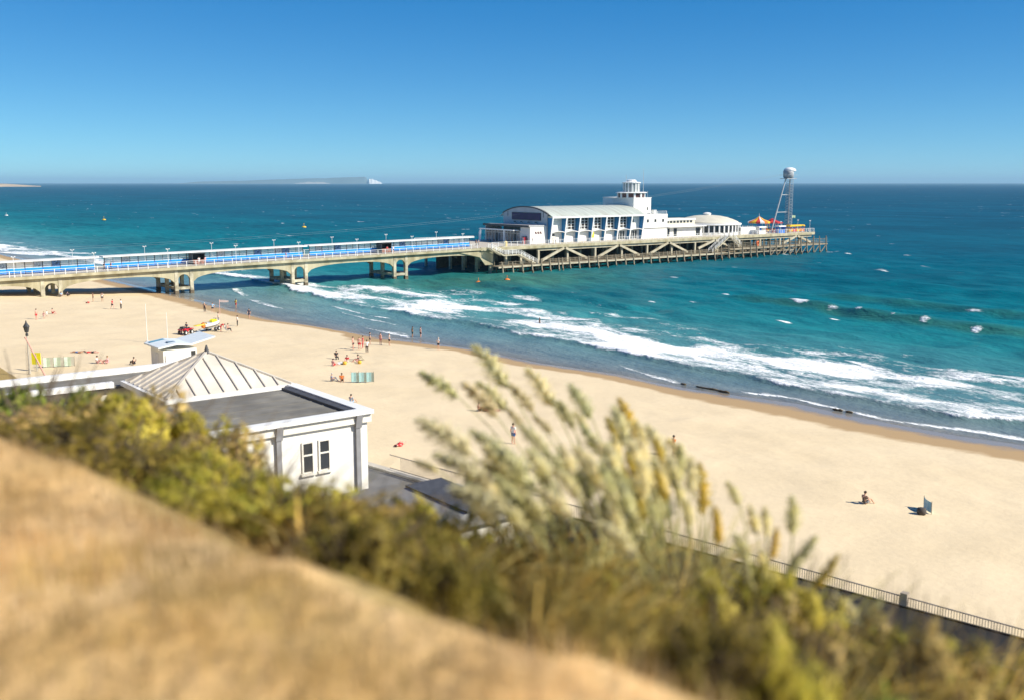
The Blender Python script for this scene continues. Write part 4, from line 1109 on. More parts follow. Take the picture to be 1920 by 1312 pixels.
def body_meshes(pose):
    if pose in BODY: return BODY[pose]
    P = POSES[pose]
    V = [P['pel'], P['wai'], P['che'], P['nek'], P['h0'], P['h1']]
    Rd = [.135, .115, .135, .052, .085, .075]
    E_ = [(0,1),(1,2),(2,3),(3,4),(4,5)]
    for key, st_ in (('L', 2), ('Rr', 2), ('lL', 0), ('lR', 0)):
        b = len(V); V += P[key]
        Rd += [.058,.044,.033,.028] if key in ('L', 'Rr') else [.088,.060,.042,.036]
        E_ += [(st_, b), (b, b+1), (b+1, b+2), (b+2, b+3)]
    body = skin_mesh('body_' + pose, V, E_, Rd)
    # fingers, thumb, nose and ears are grown onto the same body mesh
    import bmesh
    bm = bmesh.new(); bm.from_mesh(body)
    ex = MB()
    for key in ('L', 'Rr'):
        w_, k_ = Vector(P[key][2]), Vector(P[key][3]); d = (k_-w_).normalized()
        side = d.cross(Vector((0,0,1)) if abs(d.z) < .8 else Vector((1,0,0))).normalized()
        dn = side.cross(d).normalized()
        for i, (off, ln) in enumerate(((-.027,.062),(-.009,.075),(.009,.07),(.027,.055))):
            a = k_ + side*off
            ex.tube([a, a + d*ln*.55, a + d*ln*.9 - dn*ln*.3], [.0095,.009,.006], 5)
        ex.tube([w_ + d*.03 + side*-.025, w_ + d*.06 + side*-.05, w_ + d*.085 + side*-.05 - dn*.01], [.012,.010,.007], 5)
    h0, h1 = Vector(P['h0']), Vector(P['h1']); up = (h1-h0).normalized()
    fwd = (Vector((1,0,0)) - up*up.x)
    fwd = fwd.normalized() if fwd.length > .2 else Vector((0,0,1))
    hc = (h0+h1)/2; sd = up.cross(fwd)
    ex.tube([hc + fwd*.07 + up*.02, hc + fwd*.105 - up*.015], [.008,.016], 5)
    for s in (-1, 1):
        ex.ell(hc + sd*s*.082, (.018,.018,.03), 6, 4)
        ex.ell(hc + fwd*.078 + sd*s*.032 + up*.02, (.011,.011,.009), 6, 4)
    ex.tube([hc + fwd*.078 - sd*.025 - up*.045, hc + fwd*.078 + sd*.025 - up*.045], .008, 5)
    em = ex.mesh('x'); bm.from_mesh(em); bm.to_mesh(body); bm.free()
    # clothes
    top = skin_mesh('top_' + pose, [P['wai'], P['che'], tuple(Vector(P['che'])*.35+Vector(P['nek'])*.65), P['L'][0], tuple(Vector(P['L'][0])*.35+Vector(P['L'][1])*.65), P['Rr'][0], tuple(Vector(P['Rr'][0])*.35+Vector(P['Rr'][1])*.65), tuple(Vector(P['pel'])*.6+Vector(P['wai'])*.4)],
        [(0,1),(1,2),(1,3),(3,4),(1,5),(5,6),(0,7)], [.128,.15,.075,.075,.064,.075,.064,.148])
    f = .55
    legs = lambda q_, t: tuple(Vector(P[q_][0])*(1-t) + Vector(P[q_][1])*t)
    sh = skin_mesh('shorts_' + pose, [P['pel'], legs('lL', .1), legs('lL', .62), legs('lR', .1), legs('lR', .62), tuple(Vector(P['pel'])*.55+Vector(P['wai'])*.45)],
        [(0,1),(1,2),(0,3),(3,4),(0,5)], [.15,.105,.092,.105,.092,.132])
    tr = skin_mesh('trousers_' + pose, [P['pel'], legs('lL', .1), P['lL'][1], tuple(Vector(P['lL'][2])*.95+Vector(P['lL'][1])*.05), legs('lR', .1), P['lR'][1], tuple(Vector(P['lR'][2])*.95+Vector(P['lR'][1])*.05), tuple(Vector(P['pel'])*.55+Vector(P['wai'])*.45)],
        [(0,1),(1,2),(2,3),(0,4),(4,5),(5,6),(0,7)], [.148,.10,.074,.058,.10,.074,.058,.13])
    hr = MB(); c = hc + up*.03 - fwd*.018
    hr.ell(c, (.105,.098,.10), 10, 7)
    hair = hr.mesh('hair_' + pose, True)
    BODY[pose] = dict(body=body, top=top, shorts=sh, trousers=tr, hair=hair)
    return BODY[pose]
def person(x, y, pose, face, label, top=None, bottom=('shorts', (.03,.03,.04)), skin=0, hair=hair_dark, h=1.0, z=None, group=None):
    B = body_meshes(pose)
    zz = bz(x, y) if z is None else z
    t = thing('person', label, 'person', (x, y, zz + .005), face, group)
    t.scale = (h, h, h)
    part('body', B['body'], skin_mats[skin], t)
    part('hair', B['hair'], hair, t)
    if top is not None: part('top', B['top'], cloth('t%02d%02d%02d' % tuple(int(c*99) for c in top), top), t)
    if bottom is not None: part(bottom[0], B[bottom[0]], cloth('t%02d%02d%02d' % tuple(int(c*99) for c in bottom[1]), bottom[1]), t)
    return t
BK, NV, WH, RD_, GY, BLU, PNK, YL, ORG, LBL, GRN = (.02,.02,.025),(.02,.03,.07),(.75,.75,.74),(.62,.03,.04),(.22,.23,.25),(.04,.12,.35),(.65,.32,.34),(.8,.62,.03),(.75,.18,.03),(.30,.48,.66),(.08,.20,.12)
sea_face = 0.0
person(39.3,171.4,'stand',2.2,'person in red swimwear standing leftmost on the sand near the pier', None, ('shorts', RD_), 2)
person(40.5,171.9,'walk',.6,'child in pale pink beside the leftmost standing bather', PNK, ('shorts', PNK), 0, hair_fair, .7)
person(41.6,174.6,'walk',-1.2,'small child in white walking between standing and sitting bathers at far left', WH, ('shorts', WH), 0, hair_fair, .62)
person(43.6,179.2,'sit',-1.0,'sunburnt person sitting alone on the sand at far left', None, ('shorts', RD_), 2)
person(55.6,198.5,'stand',2.8,'person in brown standing before the first pier arch', (.20,.09,.06), ('shorts', (.1,.05,.04)), 1)
person(57.2,198.3,'stand',-2.0,'person in white top and dark shorts before the first pier arch', WH, ('shorts', BK), 1)
person(54.0,196.0,'lie',1.0,'person in red lying on the sand before the first pier arch', RD_, ('shorts', RD_), 2)
person(54.8,184.4,'walk',-.8,'walking person in red swimwear left of the pier arch group', RD_, ('shorts', BK), 2)
person(56.2,184.0,'stand',2.4,'person in black and white standing beside the walker in red', WH, ('trousers', BK), 0)
person(53.0,210.3,'sit',-1.6,'person in pale blue sitting in the shade at the pier arch foot', LBL, ('shorts', NV), 0)
person(54.2,210.5,'sit',-1.3,'person in dark clothes sitting in the shade at the pier arch foot', NV, ('trousers', BK), 0)
person(68.0,175.4,'stand',-2.3,'person in dark wetsuit near the water left of the lifeguard flag', BK, ('trousers', BK), 0, hair_grey)
person(69.2,174.8,'hips',-2.0,'person in blue-grey top and dark shorts left of the lifeguard flag', LBL, ('shorts', NV), 0)
person(76.0,180.6,'hips',.1,'lifeguard in yellow shirt and red shorts standing in the shallows', YL, ('shorts', RD_), 1)
person(71.1,163.5,'walk',-2.2,'person in dark navy carrying a bag along the water edge', NV, ('shorts', NV), 0)
person(63.9,159.2,'stand',-.5,'person in white top behind the jet ski trailer', WH, ('trousers', GY), 1)
person(64.6,153.2,'stand',2.6,'person in white top and black trousers right of the jet ski trailer', WH, ('trousers', BK), 1)
person(60.2,146.6,'chair',-.7,'shirtless person seated on a folding chair right of the trailer', None, ('trousers', BK), 2)
person(59.4,147.2,'bend',-.6,'person in red bending beside the folding chair', RD_, ('shorts', RD_), 2)
person(67.2,120.9,'stand',-.9,'person in a black swimsuit in the group standing at the wet sand', None, ('shorts', BK), 2)
person(67.9,120.4,'stand',.9,'pale person facing the black swimsuit in the standing group', (.62,.34,.26), ('shorts', RD_), 2, hair_fair)
person(69.0,121.4,'stand',2.6,'person in a long red dress in the standing group at the wet sand', RD_, ('trousers', RD_), 2)
person(67.1,117.0,'stand',1.2,'person in white striped top and dark trousers rightmost of the standing group', WH, ('trousers', (.06,.05,.05)), 0)
person(72.2,125.0,'stand',-.4,'person in navy top looking at the sea behind the red dress', (.09,.13,.18), ('shorts', NV), 0)
person(73.2,123.8,'stand',.3,'taller bather in red and white patterned shorts at the water edge', None, ('shorts', (.6,.22,.22)), 2)
person(73.9,122.6,'stand',-.2,'bather in white top and black shorts right of the patterned shorts', WH, ('shorts', BK), 0)
person(82.2,129.6,'hips',-.3,'person in dark green wetsuit standing in shallow water', (.02,.05,.045), ('shorts', (.02,.05,.045)), 1)
person(83.2,128.9,'stand',-.2,'bather in dark swimsuit beside the wetsuit in shallow water', None, ('shorts', (.10,.03,.03)), 2)
person(77.8,116.1,'hips',-.1,'person in white shirt and black shorts standing alone at the water edge', WH, ('shorts', BK), 0, hair_grey)
# family groups on the sand
person(57.6,108.6,'sit',.2,'person in pink sitting left in the family group on the sand', PNK, ('shorts', RD_), 2)
person(60.6,113.4,'chair',-1.8,'person in black sitting at the back of the family group', BK, ('trousers', BK), 0, z=bz(60.6,113.4)-.12)
person(60.6,110.6,'sit',-2.4,'person in red top sitting in the middle of the family group', RD_, ('shorts', WH), 2)
person(62.0,110.4,'sit',2.6,'dark-haired person in black sitting right in the family group', BK, ('shorts', PNK), 2)
person(52.2,98.8,'sit',-.4,'person in grey-blue sitting left of the teal windbreak', (.20,.23,.36), ('trousers', GY), 0, hair_grey)
person(53.2,98.4,'sit',-2.0,'person in orange sitting against the teal windbreak', ORG, ('shorts', BK), 1)
person(47.5,86.1,'sit',.4,'person in light blue sitting behind the white beach office roof corner', LBL, ('shorts', LBL), 0)
person(41.8,68.0,'lie',.6,'sunbather in red lying right of the white beach office', RD_, ('shorts', RD_), 2)
person(56.3,77.2,'sit',-.4,'person sitting on the sand behind the left pampas plumes', None, ('shorts', BK), 2)
person(57.3,76.6,'lie',-.6,'person lying on the sand behind the left pampas plumes', RD_, ('shorts', BK), 2)
person(50.2,64.1,'stand',.2,'person in white top and blue shorts behind the pampas plumes', WH, ('shorts', BLU), 2)
person(58.9,54.5,'stand',-.3,'person in an orange top right behind the pampas plumes', ORG, ('shorts', NV), 1)
person(59.9,37.9,'sit',-.2,'lone person in dark clothes sitting on the sand at right', (.10,.09,.08), ('shorts', GY), 0)
person(34.6,131.4,'lie',2.6,'person with blue shorts lying on the sand left of the lifeguard hut', None, ('shorts', BLU), 1)
person(36.0,130.6,'lie',-.6,'person in red lying on the sand left of the lifeguard hut', RD_, ('shorts', BK), 2)
person(34.0,121.4,'sit',-.6,'person in white sitting on the sand below the lifeguard hut', WH, ('shorts', PNK), 2)
person(35.0,120.8,'sit',2.4,'person in pink sitting beside the person in white below the hut', PNK, ('shorts', PNK), 2, hair_fair)
person(37.3,118.6,'sit',1.8,'person in black sitting alone just left of the lifeguard hut', BK, ('trousers', BK), 0)
person(107.4,130.0,'stand',-.4,'bather in black standing waist deep behind the white breakers', BK, ('shorts', BK), 1, z=-.85)
# on the pier
def on_pier(x, y, pose, face, label, top, bottom, skin=0, z=None): return person(x, WF+y, pose, face, label, top, bottom, skin, z=deck_z(x) if z is None else z)
on_pier(62.0,2.6,'walk',0,'person in black walking in the gap between the first two pier shelters', BK, ('trousers', BK))
on_pier(63.3,2.5,'walk',0,'person in dark red walking in the gap between the first two pier shelters', (.25,.03,.04), ('trousers', NV))
on_pier(81.6,2.6,'stand',1.4,'person in white at the kiosk of the middle pier shelter', WH, ('shorts', WH), 2)
on_pier(83.0,2.7,'stand',2.0,'person in pink at the kiosk of the middle pier shelter', PNK, ('shorts', GY), 2)
on_pier(101.6,2.4,'walk',3.0,'person in pink walking beside the middle pier shelter', PNK, ('shorts', WH), 2)
on_pier(127.9,2.5,'stand',1.2,'person in red at the kiosk nearest the theatre', RD_, ('shorts', GY), 2)
on_pier(129.6,2.5,'stand',1.8,'person in white at the kiosk nearest the theatre', WH, ('shorts', BK), 2)
on_pier(158.2,8.0,'walk',.2,'person in dark jacket strolling left of the theatre entrance', NV, ('trousers', BK))
on_pier(159.5,8.8,'walk',.1,'person in white jacket strolling left of the theatre entrance', WH, ('trousers', GY))
on_pier(181.2,4.0,'stand',-1.0,'person in black standing at the corner of the white pavilion wall', BK, ('trousers', BK))
on_pier(182.4,4.2,'stand',2.0,'person in white shirt and black trousers at the pavilion wall corner', WH, ('trousers', BK))
on_pier(174.6,4.6,'walk',2.8,'person in white walking into the theatre entrance', WH, ('trousers', WH))
for i, (x, y, c, w_) in enumerate([(271.0,3.5,BLU,'blue'),(272.6,4.2,RD_,'red'),(277.0,2.8,WH,'white'),(280.8,2.4,PNK,'pink'),(283.0,2.2,LBL,'light blue')]):
    on_pier(x, y, 'stand', i*1.3, f'person in {w_} standing among the rides at the pier end', c, ('shorts', BK if i % 2 else NV), i % 3)

# ---- quad bike with rider, and the jet ski on its trailer
rubber = M('tyre_rubber', (.03,.03,.03), .8, .2, 5); rim = M('pale_rim', (.62,.60,.58), .5)
def wheel(parent, x, y, r, w, z=None):
    z = r if z is None else z
    wo = link('wheel', None, parent, (x, y, z))
    ty = MB(); n_ = 18
    prof = [(r*.55,-w/2),(r*.9,-w/2),(r,-w*.32),(r,w*.32),(r*.9,w/2),(r*.55,w/2)]
    for rr, yy in prof: ty.v.extend([(rr*math.cos(2*math.pi*k/n_), yy, rr*math.sin(2*math.pi*k/n_)) for k in range(n_)])
    for i in range(len(prof)-1):
        for k in range(n_): ty.f.append((i*n_+k, i*n_+(k+1) % n_, (i+1)*n_+(k+1) % n_, (i+1)*n_+k))
    part('tyre', ty, rubber, wo)
    rm = MB(); rr = r*.56
    rm.v.extend([(rr*math.cos(2*math.pi*k/n_), yy, rr*math.sin(2*math.pi*k/n_)) for yy in (-w*.4, w*.4) for k in range(n_)])
    rm.f += [tuple(range(n_)), tuple(range(2*n_-1, n_-1, -1))] + [(k, (k+1) % n_, n_+(k+1) % n_, n_+k) for k in range(n_)]
    part('rim', rm, rim, wo)
qx, qy = 53.4, 145.4; qdir = math.atan2(144.6-148.6, 52.4-58.6)
qd = thing('quad_bike', 'red quad bike with chunky tyres towing a trailer on the sand', 'quad bike', (qx, qy, bz(qx,qy)), qdir)
qred = M('quad_red', (.55,.02,.04), .35, .1)
part('body', MB().prism([(-1.0,.62),(-.5,.58),(-.2,.42),(.3,.42),(.6,.6),(1.0,.66),(1.05,.8),(.5,.98),(.1,.84),(-.4,.84),(-1.0,.86)], -.28, .28, 'y'), qred, qd)
for s in (-1, 1):
    part('front_fender', MB().prism([(.3,.72),(.42,.86),(.75,.92),(1.1,.8),(1.12,.74),(.75,.84),(.45,.78)], s*.45-.17, s*.45+.17, 'y'), qred, qd)
    part('rear_fender', MB().prism([(-1.1,.7),(-.95,.88),(-.6,.92),(-.28,.76),(-.3,.7),(-.6,.84),(-.95,.8)], s*.45-.17, s*.45+.17, 'y'), qred, qd)
part('seat', MB().prism([(-.75,.87),(-.1,.85),(.05,.93),(-.05,1.0),(-.7,1.02)], -.17, .17, 'y'), M('black_vinyl', (.03,.03,.03), .5), qd)
part('handlebar', MB().bar((.32,-.42,1.18),(.32,.42,1.18),.045).bar((.42,0,.9),(.32,0,1.18),.06), dark_metal, qd)
part('rack', MB().bar((.6,-.35,1.0),(1.05,-.35,1.0),.03).bar((.6,.35,1.0),(1.05,.35,1.0),.03).bar((.62,-.35,1.0),(.62,.35,1.0),.03).bar((1.05,-.35,1.0),(1.05,.35,1.0),.03).box(.62,1.0,-.3,.3,1.02,1.22), dark_metal, qd)
for s in (-.22, .22): part('headlight', MB().ell((1.02, s, .76), (.05,.09,.07)), white_paint, qd)
for x, y in ((.72,.5),(.72,-.5),(-.66,.5),(-.66,-.5)): wheel(qd, x, y, .36, .28)
px, py = qx + math.cos(qdir)*-.25, qy + math.sin(qdir)*-.25
person(px, py, 'chair', qdir, 'rider in grey wetsuit sitting on the red quad bike', GY, ('trousers', NV), 1, z=bz(qx,qy)+.50)
tx, ty_ = 58.4, 148.6
tr = thing('boat_trailer', 'galvanised four-wheel trailer behind the red quad bike', 'trailer', (tx, ty_, bz(tx,ty_)), qdir)
part('frame', MB().bar((3.4,0,.45),(1.2,.0,.5),.09).bar((1.2,-.5,.52),(-1.8,-.5,.52),.08).bar((1.2,.5,.52),(-1.8,.5,.52),.08).bar((1.2,-.5,.52),(1.2,.5,.52),.08).bar((-.2,-.7,.5),(-.2,.7,.5),.08).bar((-1.7,-.5,.52),(-1.7,.5,.52),.08), steel, tr)
for s in (-.22,.22): part('bunk', MB().bar((1.0,s,.60),(-1.8,s,.60),.1), timber, tr)
for x in (-.15,-.95):
    for s in (-.78,.78): wheel(tr, x, s, .32, .22)
part('winch_post', MB().bar((1.7,0,.5),(1.7,0,1.15),.07), M('rust_red', (.40,.08,.03), .6), tr)
js = thing('jet_ski', 'white rescue jet ski with yellow seat loaded on the trailer', 'jet ski', (tx, ty_, bz(tx,ty_)+.66), qdir)
hull = MB(); st_ = [(-2.2,.05,.48,.95),(-1.6,.0,.55,.62),(-.6,.0,.62,.58),(.6,.02,.58,.62),(1.3,.12,.40,.70),(1.8,.32,.12,.74)]
st_ = [(-x,b,w_,tp) for x,b,w_,tp in st_][::-1]
st_ = [(-2.1,.30,.10,.72),(-1.6,.14,.38,.70),(-.7,.02,.56,.62),(.5,.0,.60,.56),(1.4,.0,.55,.54),(1.75,.05,.48,.52)]
for x, b, w_, tp in st_: hull.v.extend([(x,0,b),(x,w_*.75,b+.12),(x,w_,b+.32),(x,w_*.8,tp),(x,-w_*.8,tp),(x,-w_,b+.32),(x,-w_*.75,b+.12)])
for i in range(len(st_)-1):
    for k in range(7): hull.f.append((i*7+k, i*7+(k+1) % 7, (i+1)*7+(k+1) % 7, (i+1)*7+k))
hull.f += [tuple(range(7)), tuple(range(35+6, 34, -1))]
part('hull', hull, M('gelcoat_white', (.80,.80,.80), .25, .03), js)
part('keel', MB().prism([(-2.0,.26),(-.7,.0),(1.7,.02),(1.6,.1),(-.7,.1),(-1.7,.28)], -.3, .3, 'y'), trim_dark, js)
part('seat', MB().prism([(-1.5,.69),(-.7,.66),(-.2,.6),(-.1,.9),(-.55,1.05),(-1.1,1.0)], -.25, .25, 'y'), M('jet_ski_yellow', (.80,.74,.02), .35), js)
part('handlebar', MB().bar((-1.2,-.35,1.12),(-1.2,.35,1.12),.05).bar((-1.3,0,.95),(-1.2,0,1.12),.06), dark_metal, js)
part('grab_rail', MB().bar((1.3,-.3,.55),(1.5,-.3,.8),.05).bar((1.3,.3,.55),(1.5,.3,.8),.05).bar((1.5,-.3,.8),(1.5,.3,.8),.05), dark_metal, js)
single('rescue_board', MB().prism([(0,0),(.4,.09),(2.6,.1),(3.0,.0),(2.6,-.08),(.4,-.08)], -.28, .28, 'y'), M('yellow_board', (.72,.50,.08), .5), 'long yellow rescue board propped between quad bike and jet ski', 'rescue board', (55.1, 146.55, bz(55,146.5)+1.02), qdir+math.pi)
single('red_buoy', MB().lathe([(.05,0),(.28,.1),(.34,.4),(.28,.75),(.05,.85)], 10), org, 'orange-red float at the front of the trailer', 'float', (56.9, 147.65, bz(57,147.6)+.55), smooth=True)
fc = thing('folding_chair', 'pale metal folding beach chair right of the trailer', 'chair', (60.2, 146.6, bz(60.2,146.6)), -.7)
for s in (-.26, .26): part('leg', MB().bar((-.3,s,0),(.3,s,.45),.03), steel, fc); part('leg', MB().bar((.3,s,0),(-.3,s,.45),.03), steel, fc)
part('seat', MB().box(-.26,.26,-.25,.25,.33,.36), cloth('chairseat', (.55,.55,.52)), fc); part('backrest', MB().prism([(-.29,.4),(-.25,.4),(-.42,.95),(-.46,.95)], -.25, .25, 'y'), cloth('chairseat', (.55,.55,.52)), fc)

# ---- windbreaks, flags, signs, lamp
def windbreak(x, y, rz, n_, w_, cols, label):
    t = thing('windbreak', label, 'windbreak', (x, y, bz(x, y)), rz)
    for i in range(n_+1): part('stake', MB().tube([(i*w_,0,-.2),(i*w_,.02,1.25)], .022, 5), timber, t)
    for i in range(n_):
        k_ = 3
        for j in range(k_):
            xa, xb = i*w_ + w_*j/k_ + .005, i*w_ + w_*(j+1)/k_ - .005
            sg = lambda xx: .10*math.sin(math.pi*((xx - i*w_)/w_))
            mb = MB().add([(xa,sg(xa),.08),(xb,sg(xb),.08),(xb,sg(xb),1.12),(xa,sg(xa),1.12),(xa,sg(xa)+.01,.08),(xb,sg(xb)+.01,.08),(xb,sg(xb)+.01,1.12),(xa,sg(xa)+.01,1.12)], [(0,1,2,3),(7,6,5,4),(0,4,5,1),(3,2,6,7),(0,3,7,4),(1,5,6,2)])
            part('stripe', mb, cols[(i*k_+j) % len(cols)], t)
    return t
teal, tealp, gcl = cloth('teal', (.34,.55,.55)), cloth('palegreen', (.55,.66,.55)), cloth('greygreen', (.42,.50,.36))
windbreak(53.7,97.2, -.62, 3, .82, [teal, teal, tealp], 'teal striped windbreak beside the family group')
windbreak(28.4,122.4, -.4, 3, 1.1, [tealp, gcl, cloth('creamy', (.62,.60,.50))], 'pale green striped windbreak near the black lamp post')
wbk = windbreak(61.9,34.2, .9, 1, 1.3, [cloth('skyblue', (.33,.56,.64)), cloth('skyblue2', (.45,.64,.68))], 'light blue windbreak on the sand at right')
wbk.scale = (1, 1, .68)
single('beach_bag', MB().lathe([(.26,0),(.32,.2),(.26,.42),(.1,.46)], 9), cloth('darkbag', (.08,.07,.06)), 'dark beach bag in the shade of the light blue windbreak', 'bag', (61.2,34.5,bz(61.2,34.5)), smooth=True)
single('beach_mat', MB().box(-.9,.9,-.45,.45,0,.03), cloth('whitetowel', (.75,.72,.66)), 'white towel spread in the family group', 'towel', (59.4,110.2,bz(59.4,110.2)+.07), .5)
for i, (x, y) in enumerate([(59.6,109.4),(61.6,109.3)]):
    single('beach_bag', MB().lathe([(.2,0),(.27,.2),(.24,.36),(.1,.4)], 8), cloth('yellowbag', (.72,.45,.06)), ['yellow beach bag beside the white towel','yellow beach bag right of the family group'][i], 'bag', (x, y, bz(x,y)), smooth=True)
t = thing('deck_chair', 'khaki canvas deck chair at the back of the family group', 'deck chair', (63.0,111.6,bz(63,111.6)), 2.8)
for s in (-.3,.3): part('frame', MB().bar((-.55,s,0),(.5,s,1.05),.04).bar((.45,s,0),(-.2,s,.6),.04), timber, t)
part('canvas', MB().add([(-.5,-.28,.12),(-.5,.28,.12),(-.1,.28,.22),(-.1,-.28,.22),(.48,.28,1.02),(.48,-.28,1.02)], [(0,1,2,3),(3,2,4,5)]), cloth('khaki', (.45,.38,.20)), t)
t = thing('lifeguard_flag', 'pale pink lifeguard flag pole with streaming flag at the water edge', 'flag', (69.1,171.3,bz(69,171)))
part('pole', MB().tube([(0,0,0),(0,0,2.6)], .04, 6), M('pink_pole', (.70,.42,.38), .6), t)
part('flag', MB().add([(0,0,2.55),(0,0,2.15),(.7,-.5,2.1),(.7,-.5,2.5),(1.3,-.9,2.15),(1.3,-.9,2.4)], [(0,1,2,3),(3,2,4,5)]), cloth('paleflag', (.62,.52,.50)), t)
for x, y, lab, hh in ((45.6,138.8,'thin white mast on the sand behind the lifeguard hut', 5.2), (47.4,136.0,'second thin white mast right of the first behind the hut', 4.2)):
    t = thing('mast', lab, 'pole', (x, y, bz(x,y))); part('pole', MB().tube([(0,0,0),(0,0,hh)], [.05,.03], 6), white_rail, t); part('base', MB().lathe([(.25,0),(.25,.12),(.08,.2)], 8), white_rail, t)
t = thing('promenade_lamp', 'black Victorian lantern on a tall lamp post at far left', 'lamp post', (26.3,119.5,2.4))
part('post', MB().tube([(0,0,0),(0,0,.8),(0,0,4.5)], [.14,.08,.055], 8), M('lamp_post_paint', (.45,.42,.36), .6, .2), t)
ln = part('lantern', MB().lathe([(.12,4.5),(.2,4.55),(.32,5.1),(.36,5.15),(.1,5.55),(.04,5.8)], 8), dark_metal, t)
part('collar', MB().lathe([(.06,4.1),(.16,4.15),(.14,4.4),(.05,4.45)], 8), dark_metal, t)
t = thing('sign', 'yellow notice board on a post beside the lantern lamp post', 'sign', (27.4,121.0,2.4))
part('post', MB().tube([(0,0,-.4),(0,0,1.9)], .05, 6), steel, t); part('board', MB().box(-.03,.03,-.5,.5,.7,2.0), M('notice_yellow', (.82,.74,.02), .5, .04), t, rz=.9)
t = thing('leaning_pole', 'faded pink leaning pole at the far left edge', 'pole', (25.2,112.6,2.6))
part('pole', MB().tube([(1.0,-2.2,-.2),(-.45,.55,4.6)], [.09,.07], 7), M('faded_pink', (.58,.33,.27), .6), t); part('cap', MB().ell((-.46,.57,4.62), (.11,.11,.09)), M('faded_pink', (.58,.33,.27), .6), t)

# ---- lifeguard hut
hz_ = 3.0
hut = thing('lifeguard_hut', 'white boxy lifeguard hut with sweeping upturned roof', 'hut', (38.2,108.2,2.2))
part('body', MB().box(-1.7,1.9,-1.9,1.9,.9,3.35), render_white, hut)
part('roof', MB().prism([(-2.3,3.62),(-.3,3.9),(1.2,3.72),(3.9,4.35),(3.9,4.47),(1.2,3.90),(-.3,4.08),(-2.3,3.78)], -2.25, 2.25, 'y'), M('hut_roof', (.70,.76,.78), .5, .06), hut)
part('roof_stripe', MB().prism([(-2.0,3.845),(-.4,4.072),(-.4,4.10),(-2.0,3.87)], 1.2, 1.9, 'y'), M('hut_blue', (.12,.30,.42), .5), hut)
part('hatch', MB().box(-.9,-.1,-1.2,-.5,3.98,4.1), M('hatch_blue', (.16,.22,.28), .4), hut)
part('shutter', MB().box(-1.5,1.2,-2.02,-1.905,1.4,2.9), white_paint, hut)
part('window', MB().box(1.3,1.75,-1.96,-1.903,2.2,3.1), dark_glass, hut)
part('door', MB().box(-1.76,-1.703,-.5,.5,.95,2.9), render_grey, hut)
for x in (-1.5,1.7):
    for y in (-1.6,1.6): part('leg', MB().box(x-.12,x+.12,y-.12,y+.12,-.1,.9), timber, hut)
part('deck', MB().box(1.9,4.0,-1.9,1.9,.8,.92), timber, hut)
part('deck_rail', MB().bar((1.95,-1.85,1.9),(3.95,-1.85,1.9),.06).bar((3.95,-1.85,1.9),(3.95,1.85,1.9),.06).bar((3.95,-1.85,.9),(3.95,-1.85,1.9),.06).bar((3.95,1.85,.9),(3.95,1.85,1.9),.06), white_rail, hut)

# ---- floats, buoys and driftwood
for x, y, c, lab in ((138.5,189.8,org,'left orange float on the green water near the pier'),(147.6,190.8,org,'right orange float on the green water near the pier'),(244.6,488.7,yel,'small yellow buoy far out beyond the middle pier shelter'),(195.6,663.8,yel,'small yellow buoy far out beyond the shore end of the pier'),(167,792,wht,'white buoy farthest out at the left edge')):
    s = 1.3 if c is org else 2.0
    t = thing('buoy', lab, 'buoy', (x, y, .0), group='buoys')
    part('float', MB().lathe([(.1,-.4),(.5*s,-.1),(.62*s,.2),(.5*s,.5),(.1*s,.75)], 12), c, t, smooth=True); part('top_mark', MB().tube([(0,0,.7*s),(0,0,1.1*s)], .05*s, 6), c, t)
bark = M('driftwood', (.13,.10,.06), .9, .3, 3, bump=.5)
random.seed(8)
for i, (x, y, L_, lab) in enumerate([(87.2,79.4,.8,'short dark driftwood piece at the water edge, leftmost'),(87.5,76.0,3.2,'long dark driftwood log at the water edge'),(87.4,73.6,1.6,'dark driftwood piece at the right end of the long log'),(89.3,60.2,1.1,'dark driftwood lump farther right in the swash'),(89.4,58.9,.7,'small dark driftwood lump rightmost in the swash')]):
    pts = [(random.uniform(-.1,.1), -L_/2+L_*k/4, .1+random.uniform(-.03,.05)) for k in range(5)]
    single('driftwood', MB().tube(pts, [.08,.15,.13,.14,.06], 7), bark, lab, 'driftwood', (x, y, bz(x,y)+.03), .1, smooth=True)
# ================================================================ BEACH OFFICE, HUT ROW AND PROMENADE RAILING BELOW THE CLIFF
lead_roof = M('lead_roof', (.62,.57,.49), .7, .14, .5, stain=(.42,.39,.34), samt=.4)
felt = M('roof_felt', (.20,.19,.165), .9, .25, .5, stain=(.10,.095,.085), samt=.6)
stone_trim = M('cream_trim', (.76,.73,.65), .8, .06, .6)
bo = thing('beach_office', 'white flat-roofed beach office with a grey ribbed pyramid roof', 'building', (0, 0, PROM_Z))
RZ = 5.2                                  # roof level above the promenade
# right-hand block: x 21..32.6, y 56.3..67.2
part('front_wall', MB().box(20.0, 32.45, 56.8, 57.15, 0, RZ-.7), render_white, bo)
part('sea_wall', MB().box(32.1, 32.45, 57.151, 67.2, 0, RZ-.7), render_white, bo)
part('entablature', MB().box(20.0, 32.65, 56.55, 57.1, RZ-.7+.003, RZ-.12), stone_trim, bo)
part('cornice', MB().box(19.7, 32.7, 56.3, 57.1, RZ-.117, RZ+.14), white_paint, bo)
part('cornice', MB().box(31.9, 32.7, 57.103, 67.3, RZ-.117, RZ+.14), white_paint, bo)
part('flat_roof', MB().box(19.8, 31.897, 57.104, 67.0, RZ-.35, RZ-.12), felt, bo)
part('upstand', MB().box(31.3, 31.895, 57.106, 66.9, RZ-.119, RZ+.05), trim_dark, bo)
for k in range(5):
    part('felt_seam', MB().box(20.0, 31.2, 58.6+k*1.7, 58.68+k*1.7, RZ-.119, RZ-.09), felt, bo)
